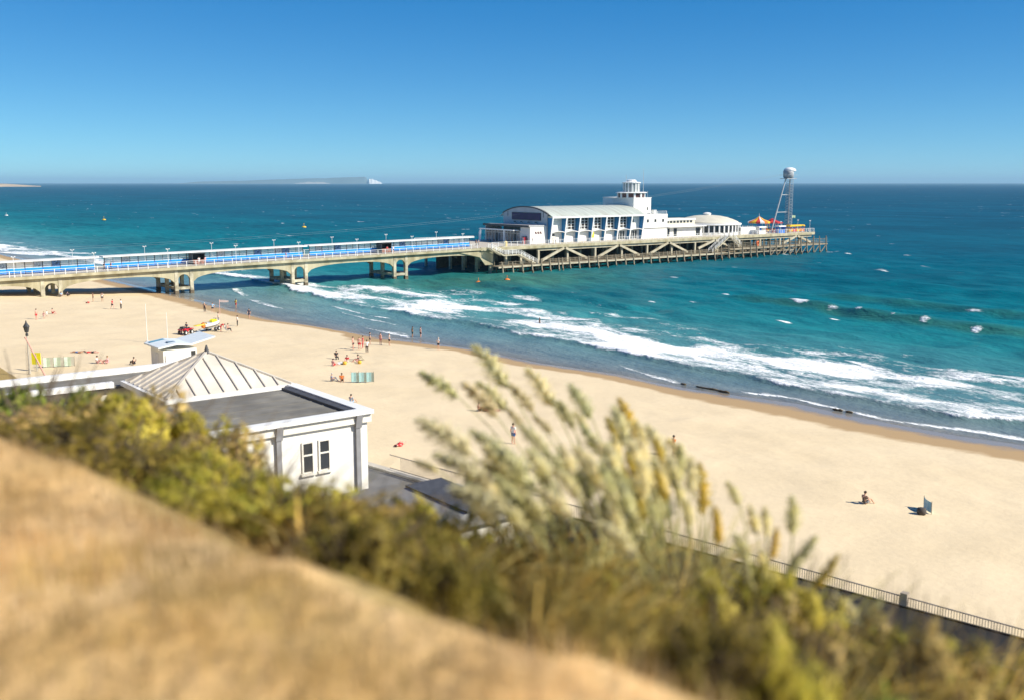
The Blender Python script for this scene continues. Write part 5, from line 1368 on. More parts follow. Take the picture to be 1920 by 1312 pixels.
for x in (26.2, 31.7):                     # dark pilasters and brackets on the front
    part('pilaster', MB().box(x-.16, x+.16, 56.6, 56.799, 0, RZ-.7), M('pilaster_grey', (.26,.26,.27), .7, .15), bo)
    part('bracket', MB().prism([(56.32,RZ-.12),(56.54,RZ-.12),(56.54,RZ-1.0)], x-.22, x+.22, 'x'), M('pilaster_grey', (.26,.26,.27), .7, .15), bo)
for x in (27.85, 29.0):
    w = link('window', None, bo)
    part('glass', MB().box(x, x+.62, 56.74, 56.79, 1.9, 3.7), dark_glass, w)
    part('frame', MB().box(x-.1,x,56.7,56.798,1.8,3.8).box(x+.62,x+.72,56.7,56.798,1.8,3.8).box(x,x+.62,56.7,56.798,3.7,3.8).box(x,x+.62,56.7,56.798,2.9,3.0), stone_trim, w)
    part('sill', MB().box(x-.2, x+.82, 56.58, 56.8-.004, 1.66, 1.8), stone_trim, w)
# pyramid-roofed block behind it: x 22..32.9, y 67.3..78
PX0, PX1, PY0, PY1 = 23.0, 32.8, 67.4, 76.6
part('pyramid_wall', MB().box(PX0+.6, PX1-.6, PY0+.3, PY1-.6, 0, RZ-.3), render_white, bo)
part('eave', MB().box(PX0, PX1, PY0, PY1, RZ-.297, RZ+.06), white_paint, bo)
AZ = RZ + 2.3; ax, ay = (PX0+PX1)/2, (PY0+PY1)/2
cor = [(PX0+.3,PY0+.3),(PX1-.3,PY0+.3),(PX1-.3,PY1-.3),(PX0+.3,PY1-.3)]
for i in range(4):
    (xa, ya), (xb, yb) = cor[i], cor[(i+1) % 4]
    nseg = 9
    for k in range(nseg):                  # standing-seam sheets
        f0, f1 = k/nseg, (k+1)/nseg
        p0 = Vector((xa+(xb-xa)*f0, ya+(yb-ya)*f0, RZ+.07)); p1 = Vector((xa+(xb-xa)*f1, ya+(yb-ya)*f1, RZ+.07)); ap = Vector((ax, ay, AZ))
        # seams run straight up the slope: clip to the hip lines
        mid = (f0+f1)/2
        def up_(f):
            s = min(f, 1-f)*2
            b_ = Vector((xa+(xb-xa)*f, ya+(yb-ya)*f, RZ+.07)); c_ = Vector(((xa+xb)/2, (ya+yb)/2, RZ+.07))
            return b_ + (ap - c_)*s
        q0, q1 = up_(f0), up_(f1)
        vs = [p0, p1, q1, q0] if k not in (0, nseg-1) else ([p0, p1, q1] if k == 0 else [p0, p1, q0])
        if f0 < .5 < f1: vs = [p0, p1, q1, ap, q0]
        n_ = len(vs)
        lo_ = [v_ - Vector((0,0,.06)) for v_ in vs]
        part('roof_sheet', MB().add(vs + lo_, [tuple(range(n_)), tuple(range(2*n_-1, n_-1, -1))] + [(j, (j+1) % n_, n_+(j+1) % n_, n_+j) for j in range(n_)]), lead_roof, bo)
        if k: part('seam', MB().bar(p0 + Vector((0,0,.05)), q0 + Vector((0,0,.05)), .09, .14), M('seam_lead', (.52,.48,.42), .7), bo)
    part('hip', MB().bar(Vector((xa, ya, RZ+.12)), Vector((ax, ay, AZ+.05)), .2, .12), lead_roof, bo)
part('finial', MB().lathe([(.25,AZ-.1),(.16,AZ+.15),(.05,AZ+.5)], 8, (ax,ay,0)), trim_dark, bo)
# far flat-roofed wing
part('wing_wall', MB().box(13.5, 30.4, 77.2, 81.2, 0, RZ-.5), render_white, bo)
part('wing_roof', MB().box(13.4, 30.6, 76.65, 81.3, RZ-.497, RZ-.3), felt, bo)
part('wing_parapet', MB().box(13.2, 31.0, 81.3, 81.9, RZ-.498, RZ+.12), white_paint, bo)
part('wing_parapet', MB().box(13.2, 22.4, 76.1, 76.64, RZ-.298, RZ+.10), white_paint, bo)
part('wing_parapet', MB().box(30.61, 31.0, 76.7, 81.28, RZ-.296, RZ+.11), white_paint, bo)
part('roof_vent', MB().box(28.2, 29.6, 79.2, 80.2, RZ-.29, RZ+.2), trim_dark, bo)

# small grey-roofed kiosk right of the office
gk = thing('grey_kiosk', 'low kiosk with grey sloping roof right of the white office', 'kiosk', (31.4, 44.6, PROM_Z))
gk.scale = (.72, .8, .85)
part('wall', MB().box(-4.2,2.6,-3.0,3.2,0,2.3), stone_trim, gk)
part('roof', MB().prism([(-5.0,2.5),(-4.9,2.35),(3.2,2.35),(3.3,2.5),(.8,3.3),(-2.4,3.3)], -3.6, 3.8, 'y'), M('grey_roof', (.28,.28,.285), .8, .15, .5), gk)
part('fascia', MB().box(3.301,3.45,-3.7,3.9,2.3,2.62), trim_dark, gk)
part('ridge', MB().box(-2.5,.9,-3.65,3.85,3.301,3.42), trim_dark, gk)
part('vent', MB().box(-1.0,-.4,-1.2,-.6,3.425,3.7), trim_dark, gk)

# row of beach huts with one long black roof, in separate bays
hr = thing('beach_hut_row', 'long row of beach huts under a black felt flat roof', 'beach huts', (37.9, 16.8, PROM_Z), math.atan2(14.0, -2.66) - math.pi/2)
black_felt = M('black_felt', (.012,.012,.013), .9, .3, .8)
for k in range(16):
    y0 = -14 + k*2.35
    part('hut_bay', MB().box(-2.2, -.25, y0, y0+2.3, 0, 2.3), M('hut_wall', (.50,.47,.43), .8, .1), hr)
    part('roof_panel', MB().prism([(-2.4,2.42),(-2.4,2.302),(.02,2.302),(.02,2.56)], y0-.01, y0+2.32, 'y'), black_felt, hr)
    part('door', MB().box(-.25+.003, -.2, y0+.3, y0+2.0, .1, 2.0), [M('hut_blue_door', (.10,.25,.40), .6), M('hut_yellow_door', (.65,.50,.12), .6), M('hut_green_door', (.15,.32,.20), .6)][k % 3], hr)
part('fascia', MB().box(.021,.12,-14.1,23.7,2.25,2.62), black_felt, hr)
part('rear_fascia', MB().box(-2.5,-2.401,-14.1,23.7,2.2,2.44), M('hut_fascia', (.12,.115,.11), .8), hr)

# promenade railing
pr = thing('promenade_railing', 'thin pale mesh railing along the promenade edge at lower right', 'railing', (prom_edge(0), 0, PROM_Z+.16), math.atan2(1, -.155) - math.pi/2)
rl = M('beige_rail', (.42,.35,.28), .6, .1)
for z in (.12, 1.05): part('rail', MB().bar((0,-20,z),(0,60,z),.05), rl, pr)
barm = MB().box(-.012,.012,-.012,.012,.12,1.05).mesh('bars')
for k in range(11):
    y = -18 + k*7.0
    part('post', MB().box(-.16,.16,-.16,.16,-.02,1.25), rl, pr, (0, y, 0))
    mb = MB()
    for j in range(1, 58): mb.box(-.012,.012,y+j*.12-.012,y+j*.12+.012,.12,1.05)
    part('bars', mb, rl, pr)
# ================================================================ FOREGROUND PLANTS ON THE CLIFF EDGE
def leaf_material(name, trans=.35, gloss=.3):
    m, n, l, p = nodes_of(name)
    tone = N(n, 'Attribute', attribute_name='tone').outputs['Color']
    oi = N(n, 'ObjectInfo')
    v = ramp(n, l, oi.outputs['Random'], [(0, (.82,.86,.8)), (1, (1.14,1.1,1.15))])
    c = mixc(n, l, 1.0, tone, v, 'MULTIPLY')
    c = mixc(n, l, 1.0, c, ramp(n, l, noise_node(n, l, N(n, 'TexCoord').outputs['Object'], 1.8, 3), [(.3,(.75,.75,.75)),(.7,(1.2,1.2,1.2))]), 'MULTIPLY')
    l.new(c, p.inputs['Base Color']); p.inputs['Roughness'].default_value = .6; p.inputs['Specular IOR Level'].default_value = gloss
    tr_ = N(n, 'BsdfTranslucent'); l.new(c, tr_.inputs[0])
    mx = N(n, 'MixShader'); mx.inputs[0].default_value = trans
    l.new(p.outputs[0], mx.inputs[1]); l.new(tr_.outputs[0], mx.inputs[2])
    l.new(mx.outputs[0], n['Material Output'].inputs['Surface'])
    return m
leafmat = leaf_material('shrub_leaves', .45); blademat = leaf_material('grass_blades', .45, .1); plumemat = leaf_material('pampas_plume', .5, .0)
bark_m = M('shrub_bark', (.12,.09,.06), .9, .3, 4)
rng = np.random.default_rng(11)
def hz1(x, y): return float(hill_z(np.array(float(x)), np.array(float(y))))

def shrub_mesh(name, n_leaf, cols, leaf=.055, seed=0, clumps=46, upright=0.0):
    """unit shrub: crown about 1 m radius (x,y), 1 m high; leaves as folded quads gathered in clumps"""
    r = np.random.default_rng(seed)
    u = r.normal(size=(clumps, 3)); u /= np.linalg.norm(u, axis=1)[:, None]
    u[:, 2] = np.abs(u[:, 2])*1.0 - .12
    cen = u * (r.uniform(.45, .92, (clumps, 1))) * np.array([1, 1, .95])
    size = r.uniform(.13, .30, clumps)
    which = r.integers(0, clumps, n_leaf)
    d = r.normal(size=(n_leaf, 3)); d /= np.linalg.norm(d, axis=1)[:, None]
    pos = cen[which] + d * size[which][:, None] * r.uniform(.35, 1.0, (n_leaf, 1)) ** .5
    pos[:, 2] = np.maximum(pos[:, 2], 0.02)
    nrm = d + r.normal(size=(n_leaf, 3))*.7 + np.array([0, 0, .5]); nrm /= np.linalg.norm(nrm, axis=1)[:, None]
    t1 = np.cross(nrm, r.normal(size=(n_leaf, 3))); t1 /= np.linalg.norm(t1, axis=1)[:, None]
    t1[:, 2] += upright; t1 /= np.linalg.norm(t1, axis=1)[:, None]
    t2 = np.cross(nrm, t1); t2 /= np.maximum(np.linalg.norm(t2, axis=1)[:, None], 1e-6)
    L_ = leaf * r.uniform(.7, 1.5, (n_leaf, 1)); W_ = L_*.42
    v = np.stack([pos - t1*L_, pos + t2*W_, pos + t1*L_ + nrm*L_*.2, pos - t2*W_], 1).reshape(-1, 3)
    f = np.arange(n_leaf*4).reshape(-1, 4)[:, ::-1].copy()
    nor = d*.9 + nrm*.55 + u[which]*.5
    cc = np.array(cols)
    ctone = r.integers(0, len(cc), clumps)
    pick = np.where(r.random(n_leaf) < .4, ctone[which], r.integers(0, len(cc), n_leaf))
    col = cc[pick] * r.uniform(.75, 1.25, (n_leaf, 1))
    me = tri_mesh(name, v, f, np.repeat(col, 4, 0), np.repeat(nor, 4, 0)); me.materials.append(leafmat)
    return me
OLIVE = [(.50,.42,.045),(.62,.53,.08),(.38,.34,.04),(.70,.58,.12),(.42,.40,.06)]
BROWN = [(.58,.41,.13),(.68,.51,.19),(.48,.36,.10),(.44,.37,.08),(.74,.56,.25)]
GREEN = [(.22,.30,.04),(.32,.38,.06),(.17,.23,.03),(.40,.42,.09)]
DARKB = [(.26,.20,.035),(.32,.24,.045),(.40,.30,.06),(.20,.17,.03)]
STRAW = [(.98,.70,.22),(.99,.80,.34),(.94,.64,.18),(.86,.66,.18)]
SM = {'olive': [shrub_mesh('olive_foliage', 6000, OLIVE, .05, 1), shrub_mesh('olive_foliage', 6000, OLIVE, .05, 2)],
      'brown': [shrub_mesh('brown_foliage', 6000, BROWN, .05, 3), shrub_mesh('brown_foliage', 6000, BROWN, .045, 4)],
      'green': [shrub_mesh('green_foliage', 8000, GREEN, .06, 5)],
      'dark': [shrub_mesh('dark_foliage', 6500, DARKB, .05, 6)],
      }
def blade_mass(name, n_, h, spread, cols, seed, wdt=.014, lean=(0,0)):
    r = np.random.default_rng(seed); seg = 6
    az = r.uniform(0, 2*np.pi, n_); hh = h*r.uniform(.55, 1.15, n_); out_ = spread*r.uniform(.25, 1.1, n_)
    b0 = r.normal(size=(n_, 2))*spread*.16
    t = np.linspace(0, 1, seg)[None, :]
    rad = out_[:, None]*(t**1.6); zz = hh[:, None]*(t*1.25 - .55*t**3*r.uniform(.4, 1.5, n_)[:, None])
    x = b0[:, :1] + rad*np.cos(az)[:, None] + lean[0]*t**2; y = b0[:, 1:] + rad*np.sin(az)[:, None] + lean[1]*t**2
    w_ = wdt*(1-t*.92)*r.uniform(.7, 1.4, n_)[:, None]
    px_, py_ = -np.sin(az)[:, None]*w_, np.cos(az)[:, None]*w_
    A = np.stack([x-px_, y-py_, zz], -1); B = np.stack([x+px_, y+py_, zz+.004], -1)
    v = np.stack([A, B], 2).reshape(n_, seg*2, 3)
    idx = np.arange(n_)[:, None]*seg*2
    fs = [np.stack([idx[:, 0]+2*k, idx[:, 0]+2*k+1, idx[:, 0]+2*k+3, idx[:, 0]+2*k+2], -1) for k in range(seg-1)]
    f = np.concatenate(fs)
    cc = np.array(cols); col = cc[r.integers(0, len(cc), n_)]*r.uniform(.8, 1.2, (n_, 1))
    nor = np.stack([.55*np.cos(az), .55*np.sin(az), 1.2+0*az], -1) + r.normal(size=(n_, 3))*.25
    me = tri_mesh(name, v.reshape(-1, 3), f, np.repeat(col, seg*2, 0), np.repeat(nor, seg*2, 0)); me.materials.append(blademat)
    return me
SM['straw'] = [blade_mass('blades', 300, 1.0, 1.15, STRAW, 71, .022), blade_mass('blades', 300, 1.0, 1.3, STRAW, 72, .022)]
stemm = MB()
random.seed(3)
for k in range(9):
    a = k*.7; rr = random.uniform(.3, .7)
    stemm.tube([(0,0,-.3),(rr*.35*math.cos(a),rr*.35*math.sin(a),.35),(rr*math.cos(a),rr*math.sin(a),.8)], [.045,.028,.01], 5)
for k in range(26):
    a = random.uniform(0, 6.28); rr = random.uniform(.5, 1.12); zt_ = random.uniform(.55, 1.22)
    stemm.tube([(0,0,.1),(rr*.55*math.cos(a),rr*.55*math.sin(a),zt_*.6),(rr*math.cos(a+.15),rr*math.sin(a+.15),zt_)], [.016,.011,.004], 4)
STEM = stemm.mesh('stems', True)
def cpx(u, v, depth):
    """point seen at photo position (u, v) at camera-forward ground distance depth -> world"""
    a = (u-960)/1920; b = -(v-656)/1920; p_ = R(9.26)
    dx, dy, dz = a, math.cos(p_)+b*math.sin(p_), -math.sin(p_)+b*math.cos(p_)
    t_ = depth/dy
    x, y = fromcam(dx*t_, depth)
    return Vector((x, y, 23 + dz*t_))
def shrub(u, vtop, depth, width, kind, label, i=0, hmin=.5):
    """shrub whose crown top shows at (u, vtop); width in metres"""
    top = cpx(u, vtop, depth)
    g = hz1(top.x, top.y)
    hgt = max(hmin, top.z - g)
    rad = width/2
    crown_h = min(hgt, max(rad*1.25, .6))
    base = max(g - .1, top.z - crown_h*1.0)
    m_ = SM[kind][i % len(SM[kind])]
    if kind == 'straw':
        t = thing('grass_tuft', label, 'grass tuft', (top.x, top.y, g-.05), random.uniform(0, 6.28), 'dry grass tufts on the cliff edge')
        fo = part('blades', m_, blademat, t); fo.scale = (rad*1.15, rad*1.15, hgt*1.1); fo['kind'] = 'stuff'
        return t
    t = thing('shrub', label, 'shrub', (top.x, top.y, g-.05), random.uniform(0, 6.28), 'shrubs on the cliff edge')
    fo = part('foliage', m_, leafmat, t, (0, 0, 0)); fo.scale = (rad*1.12, rad*random.uniform(1.0,1.2), hgt*1.22)
    if hgt > rad*2.2: fo.location = (0, 0, hgt - rad*2.2); fo.scale = (rad*1.12, rad*1.12, rad*2.2*1.22)
    s_ = part('stems', STEM, bark_m, t); s_.scale = (rad*.9, rad*.9, hgt)
    return t
random.seed(21)
shrubs = [
 (1600,1140,6.4,1.0,'olive','olive shrub where the black hut roof emerges from the fronds'),
 (1700,1182,5.6,.9,'straw','straw tuft under the black hut roof'),
 (1790,1208,5.4,.9,'brown','brown shrub under the right part of the black hut roof'),
 (1872,1222,5.6,.9,'straw','straw tuft near the bottom right corner'),
 (1260,1020,8.0,1.3,'straw','pale straw tuft among the upright golden plumes'),
 (1360,1045,7.6,1.3,'olive','olive shrub behind the broad shrub right of the plumes'),
 (905,962,8.2,1.5,'olive','olive shrub below the right end of the grey kiosk'),
 (985,985,8.0,1.5,'straw','straw-coloured tuft at the left foot of the pampas plumes'),
 (1060,1030,6.8,1.2,'straw','golden tuft directly under the heavy pale plumes'),
 (1190,1065,7.0,1.2,'olive','olive shrub under the tall pampas stalks'),
 (25,700,13.0,2.0,'green','bright green shrub at the left edge beside the lantern lamp'),
 (68,703,12.2,1.7,'green','second bright green shrub just right of the left edge'),
 (20,760,9.8,2.0,'brown','straw-brown shrub below the bright green shrubs at left edge'),
 (150,738,10.2,2.3,'olive','large olive shrub in front of the office wing roof'),
 (235,745,10.6,1.9,'brown','brownish shrub top before the pyramid roof'),
 (110,800,8.8,1.8,'dark','dark shrub at the grass edge on the left'),
 (205,835,8.2,1.7,'dark','dark brown shrub low at the grass edge, second from left'),
 (300,770,10.2,2.0,'olive','olive shrub under the left corner of the pyramid roof'),
 (385,805,9.8,1.9,'brown','russet shrub before the flat felt roof'),
 (300,850,8.2,1.7,'olive','olive shrub above the grass below the pyramid roof'),
 (440,855,9.2,1.8,'olive','yellow-olive shrub left of the white office wall'),
 (400,895,7.6,1.6,'olive','bright olive shrub midway along the grass edge'),
 (505,900,8.8,1.7,'olive','olive shrub covering the foot of the white office wall'),
 (480,940,7.0,1.4,'olive','yellow-green shrub touching the grass edge below the office wall'),
 (590,940,8.4,1.6,'olive','olive shrub below the office windows'),
 (645,940,8.2,1.6,'brown','pale brown shrub right of the office windows'),
 (570,980,6.5,1.3,'straw','pale straw tuft at the bend of the grass edge'),
 (680,985,7.2,1.5,'olive','green-olive shrub below the white corner of the office'),
 (735,950,8.6,1.7,'olive','olive shrub in front of the grey kiosk roof, left'),
 (650,1035,5.9,.9,'dark','dark shrub low on the grass edge before the straw tufts'),
 (825,975,8.0,1.6,'olive','olive shrub in front of the grey kiosk roof, right'),
 (720,1050,5.9,.9,'straw','straw tuft just above the middle of the grass edge'),
 (780,1040,6.0,1.0,'straw','golden straw tuft left of the tall golden tuft'),
 (880,1040,6.3,1.1,'straw','tall golden straw tuft in the middle foreground'),
 (850,1125,5.1,.6,'dark','dark gap shrub beneath the golden straw tufts'),
 (965,1075,6.0,1.0,'straw','golden straw tuft right of the tall golden tuft'),
 (1010,1130,5.0,.8,'straw','small straw tuft at the grass edge below the plumes'),
 (1090,1100,5.8,1.0,'straw','dry straw tuft under the pampas clump'),
 (1190,1130,5.6,1.0,'straw','straw tuft under the right of the pampas clump'),
 (1120,1165,4.7,.7,'straw','straw tuft low at the grass edge, centre right'),
 (1290,1075,6.6,1.2,'olive','olive shrub at the foot of the right pampas plumes'),
 (1230,1190,4.6,.7,'straw','low straw tuft near the bottom centre right'),
 (1390,1075,6.6,1.3,'olive','broad olive shrub right of the pampas clump'),
 (1455,1085,6.3,1.2,'olive','olive shrub beneath the yellow fronds'),
 (1340,1180,5.0,.95,'dark','dark shrub near the bottom edge, right of centre'),
 (1450,1195,5.0,.9,'olive','olive shrub near the bottom edge below the fronds'),
 (1545,1150,6.0,1.1,'brown','russet shrub left of the black hut roof'),
 (1560,1240,4.8,.8,'straw','straw tuft at the bottom edge under the russet shrub'),
 (1650,1168,5.9,1.1,'brown','dusty brown shrub below the black hut roof'),
 (1745,1192,5.8,1.1,'olive','olive-brown shrub at the bottom right, second from the corner'),
 (1690,1275,4.7,.7,'green','small green shrub at the very bottom right'),
 (1830,1212,5.6,1.1,'brown','brown shrub at the bottom right before the corner'),
 (1910,1225,6.0,1.2,'olive','olive shrub in the bottom right corner'),
 (1340,1260,4.2,.6,'dark','dark low shrub at the bottom edge right of the grass'),
 (1440,1275,4.2,.6,'olive','low olive shrub at the bottom edge right of the dark one'),
]
for i, a in enumerate(shrubs): shrub(*a, i=i)

# (tuft meshes are made above)
# ---- pampas grass: arching leaves in clumps, and plumes on tall stalks
def plume_mesh(name, seed, cols, fat=1.0, nb=620):
    """unit plume along +z (0..1): slender branchlets lying close to the axis, drooping to +x at the tip"""
    r = np.random.default_rng(seed)
    t0 = r.uniform(0, .93, nb) ** .9
    az = r.uniform(0, 2*np.pi, nb)
    env = fat*(.022 + .098*np.sin(np.pi*np.clip(t0*.92+.10, 0, 1))**.8)*(1-.45*t0)
    ln = (.20 - .09*t0)*r.uniform(.7, 1.3, nb)
    ax_ = lambda t: np.stack([.12*t**2.2, 0*t, t*.98 - .03*t**3], -1)
    p0 = ax_(t0); 
    clump = .75 + .35*np.sin(t0*34 + az*1.0)          # knotted tufts along the head
    dirr = np.stack([np.cos(az), np.sin(az), 0*az], -1)
    p1 = p0 + dirr*(env*clump)[:, None] + np.array([0, 0, 1])*(ln*.62)[:, None] + np.array([.02, 0, 0])
    p2 = p1 + dirr*(env*.25)[:, None] + np.array([.35, 0, .55])*(ln*.45)[:, None]
    sd = np.stack([-np.sin(az), np.cos(az), 0*az], -1)
    w_ = (.015*r.uniform(.7, 1.6, nb))[:, None]
    v = np.stack([p0 - sd*w_*.4, p0 + sd*w_*.4, p1 - sd*w_, p1 + sd*w_, p2], 1).reshape(-1, 3)
    b = np.arange(nb)*5
    f = np.concatenate([np.stack([b, b+1, b+3], -1), np.stack([b, b+3, b+2], -1), np.stack([b+2, b+3, b+4], -1)])
    cc = np.array(cols); col = cc[r.integers(0, len(cc), nb)]*r.uniform(.85, 1.15, (nb, 1))
    nor = dirr + r.normal(size=(nb, 3))*.35 + np.array([0, 0, .25])
    me = tri_mesh(name, v, f, np.repeat(col, 5, 0), np.repeat(nor, 5, 0)); me.materials.append(plumemat)
    return me
CREAM = [(.99,.93,.60),(.99,.95,.72),(.98,.90,.46),(.99,.92,.54)]
GOLD = [(.88,.68,.14),(.92,.76,.26),(.78,.58,.10)]
GRNP = [(.98,.90,.48),(.98,.93,.60),(.92,.82,.36),(.99,.94,.64)]
DARKP = [(.86,.76,.44),(.76,.66,.36),(.92,.84,.56)]
PM = {'c': [plume_mesh('plume', 1, CREAM, 2.1, 330), plume_mesh('plume', 2, CREAM, 1.9, 330)], 'g': [plume_mesh('plume', 3, GOLD, 1.5, 320)], 'm': [plume_mesh('plume', 4, GRNP, 1.7, 330), plume_mesh('plume', 5, GRNP, 1.9, 330)], 'd': [plume_mesh('plume', 6, DARKP, 1.6, 300)]}
stalk_m = M('pampas_stalk', (.38,.36,.14), .7, .15, 4)
def pampas(label, base_uv, depth, bh, spread, nblades, plumes, seed, cols):
    b = cpx(*base_uv, depth); g = hz1(b.x, b.y)
    t = thing('pampas_grass', label, 'pampas grass', (b.x, b.y, g-.05), 0, 'pampas grass clumps')
    o = part('leaves', blade_mass('leaves', nblades, bh, spread, cols, seed), blademat, t)
    o['kind'] = 'stuff'
    r_ = random.Random(seed)
    org_ = Vector((b.x, b.y, g-.05))
    for i, (tu, tv, bu, bv, dd, k) in enumerate(plumes):
        tip = cpx(tu, tv, dd) - org_; root = cpx(bu, bv, dd) - org_
        ax_ = tip - root; L_ = ax_.length
        po = part('plume', PM[k][i % len(PM[k])], plumemat, t, root)
        q_ = ax_.to_track_quat('Z', 'Y')
        # droop (+x of the plume mesh) turned towards the wind side, left in the picture
        wind = q_.inverted() @ Vector((-C38, S38, -.25))
        po.rotation_mode = 'QUATERNION'
        po.rotation_quaternion = q_ @ Vector((1,0,0)).rotation_difference(Vector((wind.x, wind.y, 0)).normalized())
        po.scale = (L_*1.1, L_*1.1, L_*1.05)
        foot = Vector((r_.uniform(-.18,.18), r_.uniform(-.18,.18), .1))
        d = ax_.normalized()
        mid = root - d*((root-foot).length*.42)
        if mid.z < foot.z: mid.z = foot.z + .2
        pts = []
        for j in range(8):
            f = j/7; pts.append(foot*(1-f)**2 + mid*2*f*(1-f) + root*f*f)
        pts.append(root + ax_*.5)
        inv = q_.inverted()
        st_o = part('stalk', MB().tube([p_ for p_ in pts], [.009]*5+[.007]*3+[.004], 5), stalk_m, t)
    return t
def z8(x, y): return (780 + x*.36585, 620 + y*.36585)
def PL(lst):
    out_ = []
    for (x0, y0, x1, y1, dd, k) in lst:
        a, b = z8(x0, y0), z8(x1, y1); out_.append((a[0], a[1], b[0], b[1], dd, k))
    return out_
main = PL([(40,190,235,355,11.5,'m'),(325,60,480,300,11.5,'m'),(265,245,425,450,11,'d'),(335,245,478,415,11.2,'m'),(500,255,612,425,10.8,'d'),(595,178,712,395,11.2,'m'),
 (810,262,905,455,10.6,'c'),(708,330,790,470,10.4,'m'),(757,350,815,515,10.2,'d'),(825,405,888,525,10.4,'m'),(610,420,705,530,10,'d'),(480,380,560,515,10,'d'),
 (1070,335,1135,560,10.2,'g'),(1003,435,1052,630,10,'g'),(1040,378,1095,610,9.8,'c'),(1150,455,1178,620,9.8,'m'),(1203,470,1285,660,9.6,'c'),(1318,540,1398,725,9.6,'m'),
 (918,525,1005,690,9.4,'m'),(868,470,950,640,9.6,'c'),(960,560,1040,740,9.0,'c'),(1105,560,1170,760,8.8,'c')])
left = PL([(35,420,300,640,8.6,'c'),(300,488,490,660,8.4,'c'),(0,648,130,730,8.8,'m'),(115,600,400,775,8.0,'c'),(200,768,480,930,7.4,'c'),(430,555,628,840,8.0,'c'),(560,470,690,640,9.0,'c'),
 (650,785,815,965,7.2,'c'),(868,848,945,990,7.4,'c'),(955,955,1145,1165,6.8,'c'),(830,570,960,770,8.2,'c'),(690,600,800,790,8.0,'m'),(350,640,560,820,8.2,'c'),(720,690,850,860,7.6,'m')])
right = PL([(1490,678,1472,950,9.2,'g'),(1612,765,1660,900,9.2,'m'),(1245,700,1290,880,8.4,'g'),(1180,640,1230,820,8.6,'c'),(1350,760,1385,930,8.2,'m'),(1040,700,1120,880,8.0,'m'),(1140,740,1190,920,8.0,'m'),(1300,650,1345,820,8.8,'c'),
 (1085,820,1140,980,7.6,'m'),(1210,850,1240,1000,7.6,'m'),(1560,900,1540,1080,8.4,'g'),(1400,860,1410,1010,8.0,'m'),(1000,780,1060,940,7.6,'c')])
def z2(x, y): return (1300 + x*.34444, 860 + y*.34444)
def P2(lst):
    o_ = []
    for (x0, y0, x1, y1, dd, k) in lst:
        a, b = z2(x0, y0), z2(x1, y1); o_.append((a[0], a[1], b[0], b[1], dd, k))
    return o_
far_right = P2([(150,290,140,480,8.2,'g'),(330,250,350,420,8.2,'c'),(412,262,400,440,8.0,'m'),(565,205,540,420,8.2,'m'),(690,448,500,620,7.6,'m'),(812,545,640,720,7.4,'g'),(480,380,420,560,7.6,'g'),(250,400,300,580,7.6,'m'),(600,560,470,700,7.2,'m'),(1045,755,940,860,7.0,'m'),(790,730,900,880,7.0,'m'),(380,480,380,640,7.4,'m'),(300,560,330,720,7.2,'m')])
rp = random.Random(77)
for k in range(40):
    x0 = rp.uniform(220, 1150); y0 = rp.uniform(560, 900); L0 = rp.uniform(170, 240); ang = .45 - (x0-480)/670*.35 + rp.uniform(-.1,.1)
    left.extend(PL([(x0, y0, x0 + L0*math.sin(ang)*1.1, y0 + L0*math.cos(ang), rp.uniform(7.2, 9.0), rp.choice('cccm'))]))
for k in range(30):
    x0 = rp.uniform(950, 1450); y0 = rp.uniform(520, 860); L0 = rp.uniform(150, 210); ang = .25 - (x0-950)/470*.3 + rp.uniform(-.1,.1)
    right.extend(PL([(x0, y0, x0 + L0*math.sin(ang)*1.1, y0 + L0*math.cos(ang), rp.uniform(7.8, 9.4), rp.choice('cccmg'))]))
BL1 = [(.60,.54,.20),(.72,.65,.28),(.50,.46,.14),(.82,.74,.40)]
BL2 = [(.80,.70,.28),(.88,.79,.38),(.66,.60,.20),(.54,.50,.15)]
pampas('tall pampas clump with plumes leaning left, highest in the foreground', (1170,1060), 9.6, 1.8, .7, 600, main, 5, BL1)
pampas('nearer pampas clump with heavy pale plumes in front of the grey kiosk', (1090,1090), 7.6, 1.3, .65, 500, left, 6, BL1)
pampas('upright pampas clump with golden plumes right of the tall clump', (1300,1080), 8.4, 1.8, .6, 650, right, 7, BL2)
pampas('small pampas clump with short yellow fronds left of the black hut roof', (1470,1120), 7.4, 1.5, .8, 700, far_right, 8, BL2)

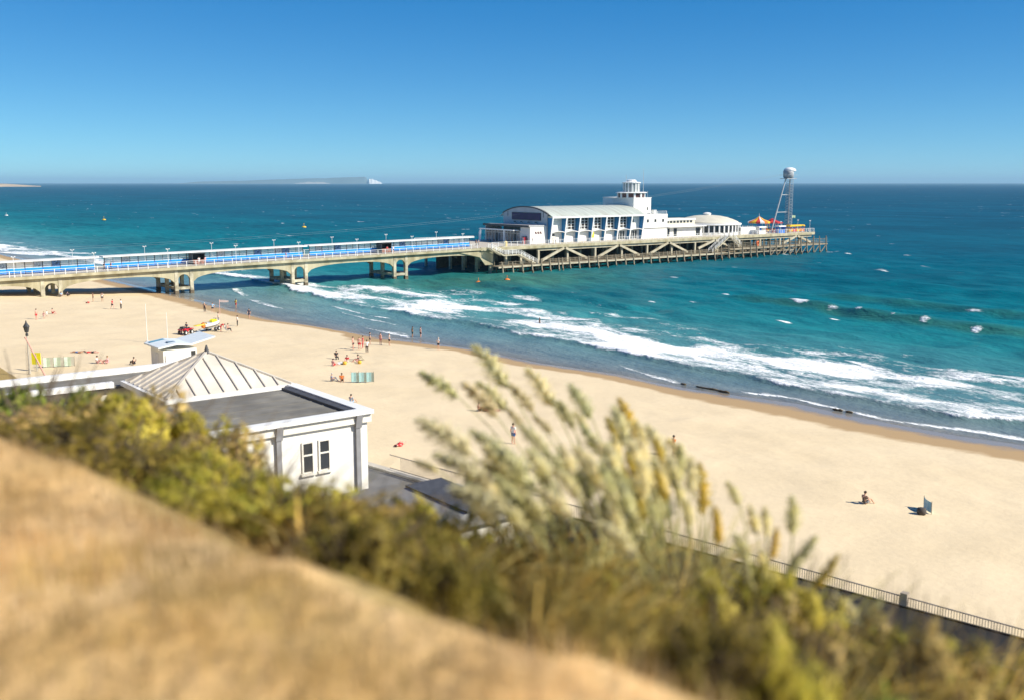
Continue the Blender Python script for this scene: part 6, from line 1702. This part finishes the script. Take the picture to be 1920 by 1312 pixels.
# ---- dry mown grass on the cliff top
r = np.random.default_rng(5)
nb = 70000
cx_ = r.uniform(-5.5, 2.2, nb); cy_ = 1.6 + 6.4*r.random(nb)**.8
gx = cx_*C38 + cy_*S38; gy = -cx_*S38 + cy_*C38
keep = (gx - edge_x(gy)) < r.normal(0.02, .10, nb)
gx, gy = gx[keep], gy[keep]; nb = len(gx)
pat_ = fbm(gx*1.1, gy*1.1, 4, 44)
gz = hill_z(gx, gy) - .05
hh = r.uniform(.05, .15, nb)*(.6 + .9*pat_)
az = r.uniform(0, 2*np.pi, nb); ln_ = r.uniform(.01, .09, nb)
w_ = .0035
dx, dy = np.cos(az), np.sin(az)
v = np.stack([np.stack([gx - dy*w_, gy + dx*w_, gz], -1), np.stack([gx + dy*w_, gy - dx*w_, gz], -1), np.stack([gx + dx*ln_, gy + dy*ln_, gz + hh + .05], -1)], 1).reshape(-1, 3)
cc = np.array([(.96,.66,.34),(.98,.74,.43),(.88,.58,.26),(.76,.49,.19)])
col = cc[r.integers(0, 4, nb)]
gm = sstep(.56, .70, fbm(gx*.9+9, gy*.9+4, 4, 61))[:, None]
col = col*(1-gm*.4) + np.array((.46,.38,.09))*gm*.4
col = col*(.70 + .55*sstep(.35, .62, pat_))[:, None]*r.uniform(.8, 1.2, (nb, 1))
nor = np.array([0, 0, 1.]) + r.normal(size=(nb, 3))*.3
me = tri_mesh('dry_grass', v, np.arange(nb*3).reshape(-1, 3), np.repeat(col, 3, 0), np.repeat(nor, 3, 0)); me.materials.append(blademat)
o = link('dry_grass', me); o['kind'] = 'stuff'; o['label'] = 'straw-coloured dry grass on the cliff top in the foreground'; o['category'] = 'grass'
# ---- hazy sea air
mb = MB().box(-70000, 70000, -70000, 70000, -14, 230)
hz = link('haze', mb.mesh('haze'))
hm = bpy.data.materials.new('sea_haze'); hm.use_nodes = True
hn, hl = hm.node_tree.nodes, hm.node_tree.links
hn.clear()
ho = hn.new('ShaderNodeOutputMaterial'); hv = hn.new('ShaderNodeVolumePrincipled')
hv.inputs['Color'].default_value = (.46, .78, 1.0, 1)
hv.inputs['Density'].default_value = 5.0e-5
hv.inputs['Anisotropy'].default_value = 0.0
hl.new(hv.outputs[0], ho.inputs['Volume'])
hz.data.materials.append(hm)
hz['kind'] = 'stuff'
hz['label'] = 'thin pale blue sea haze over the whole bay'
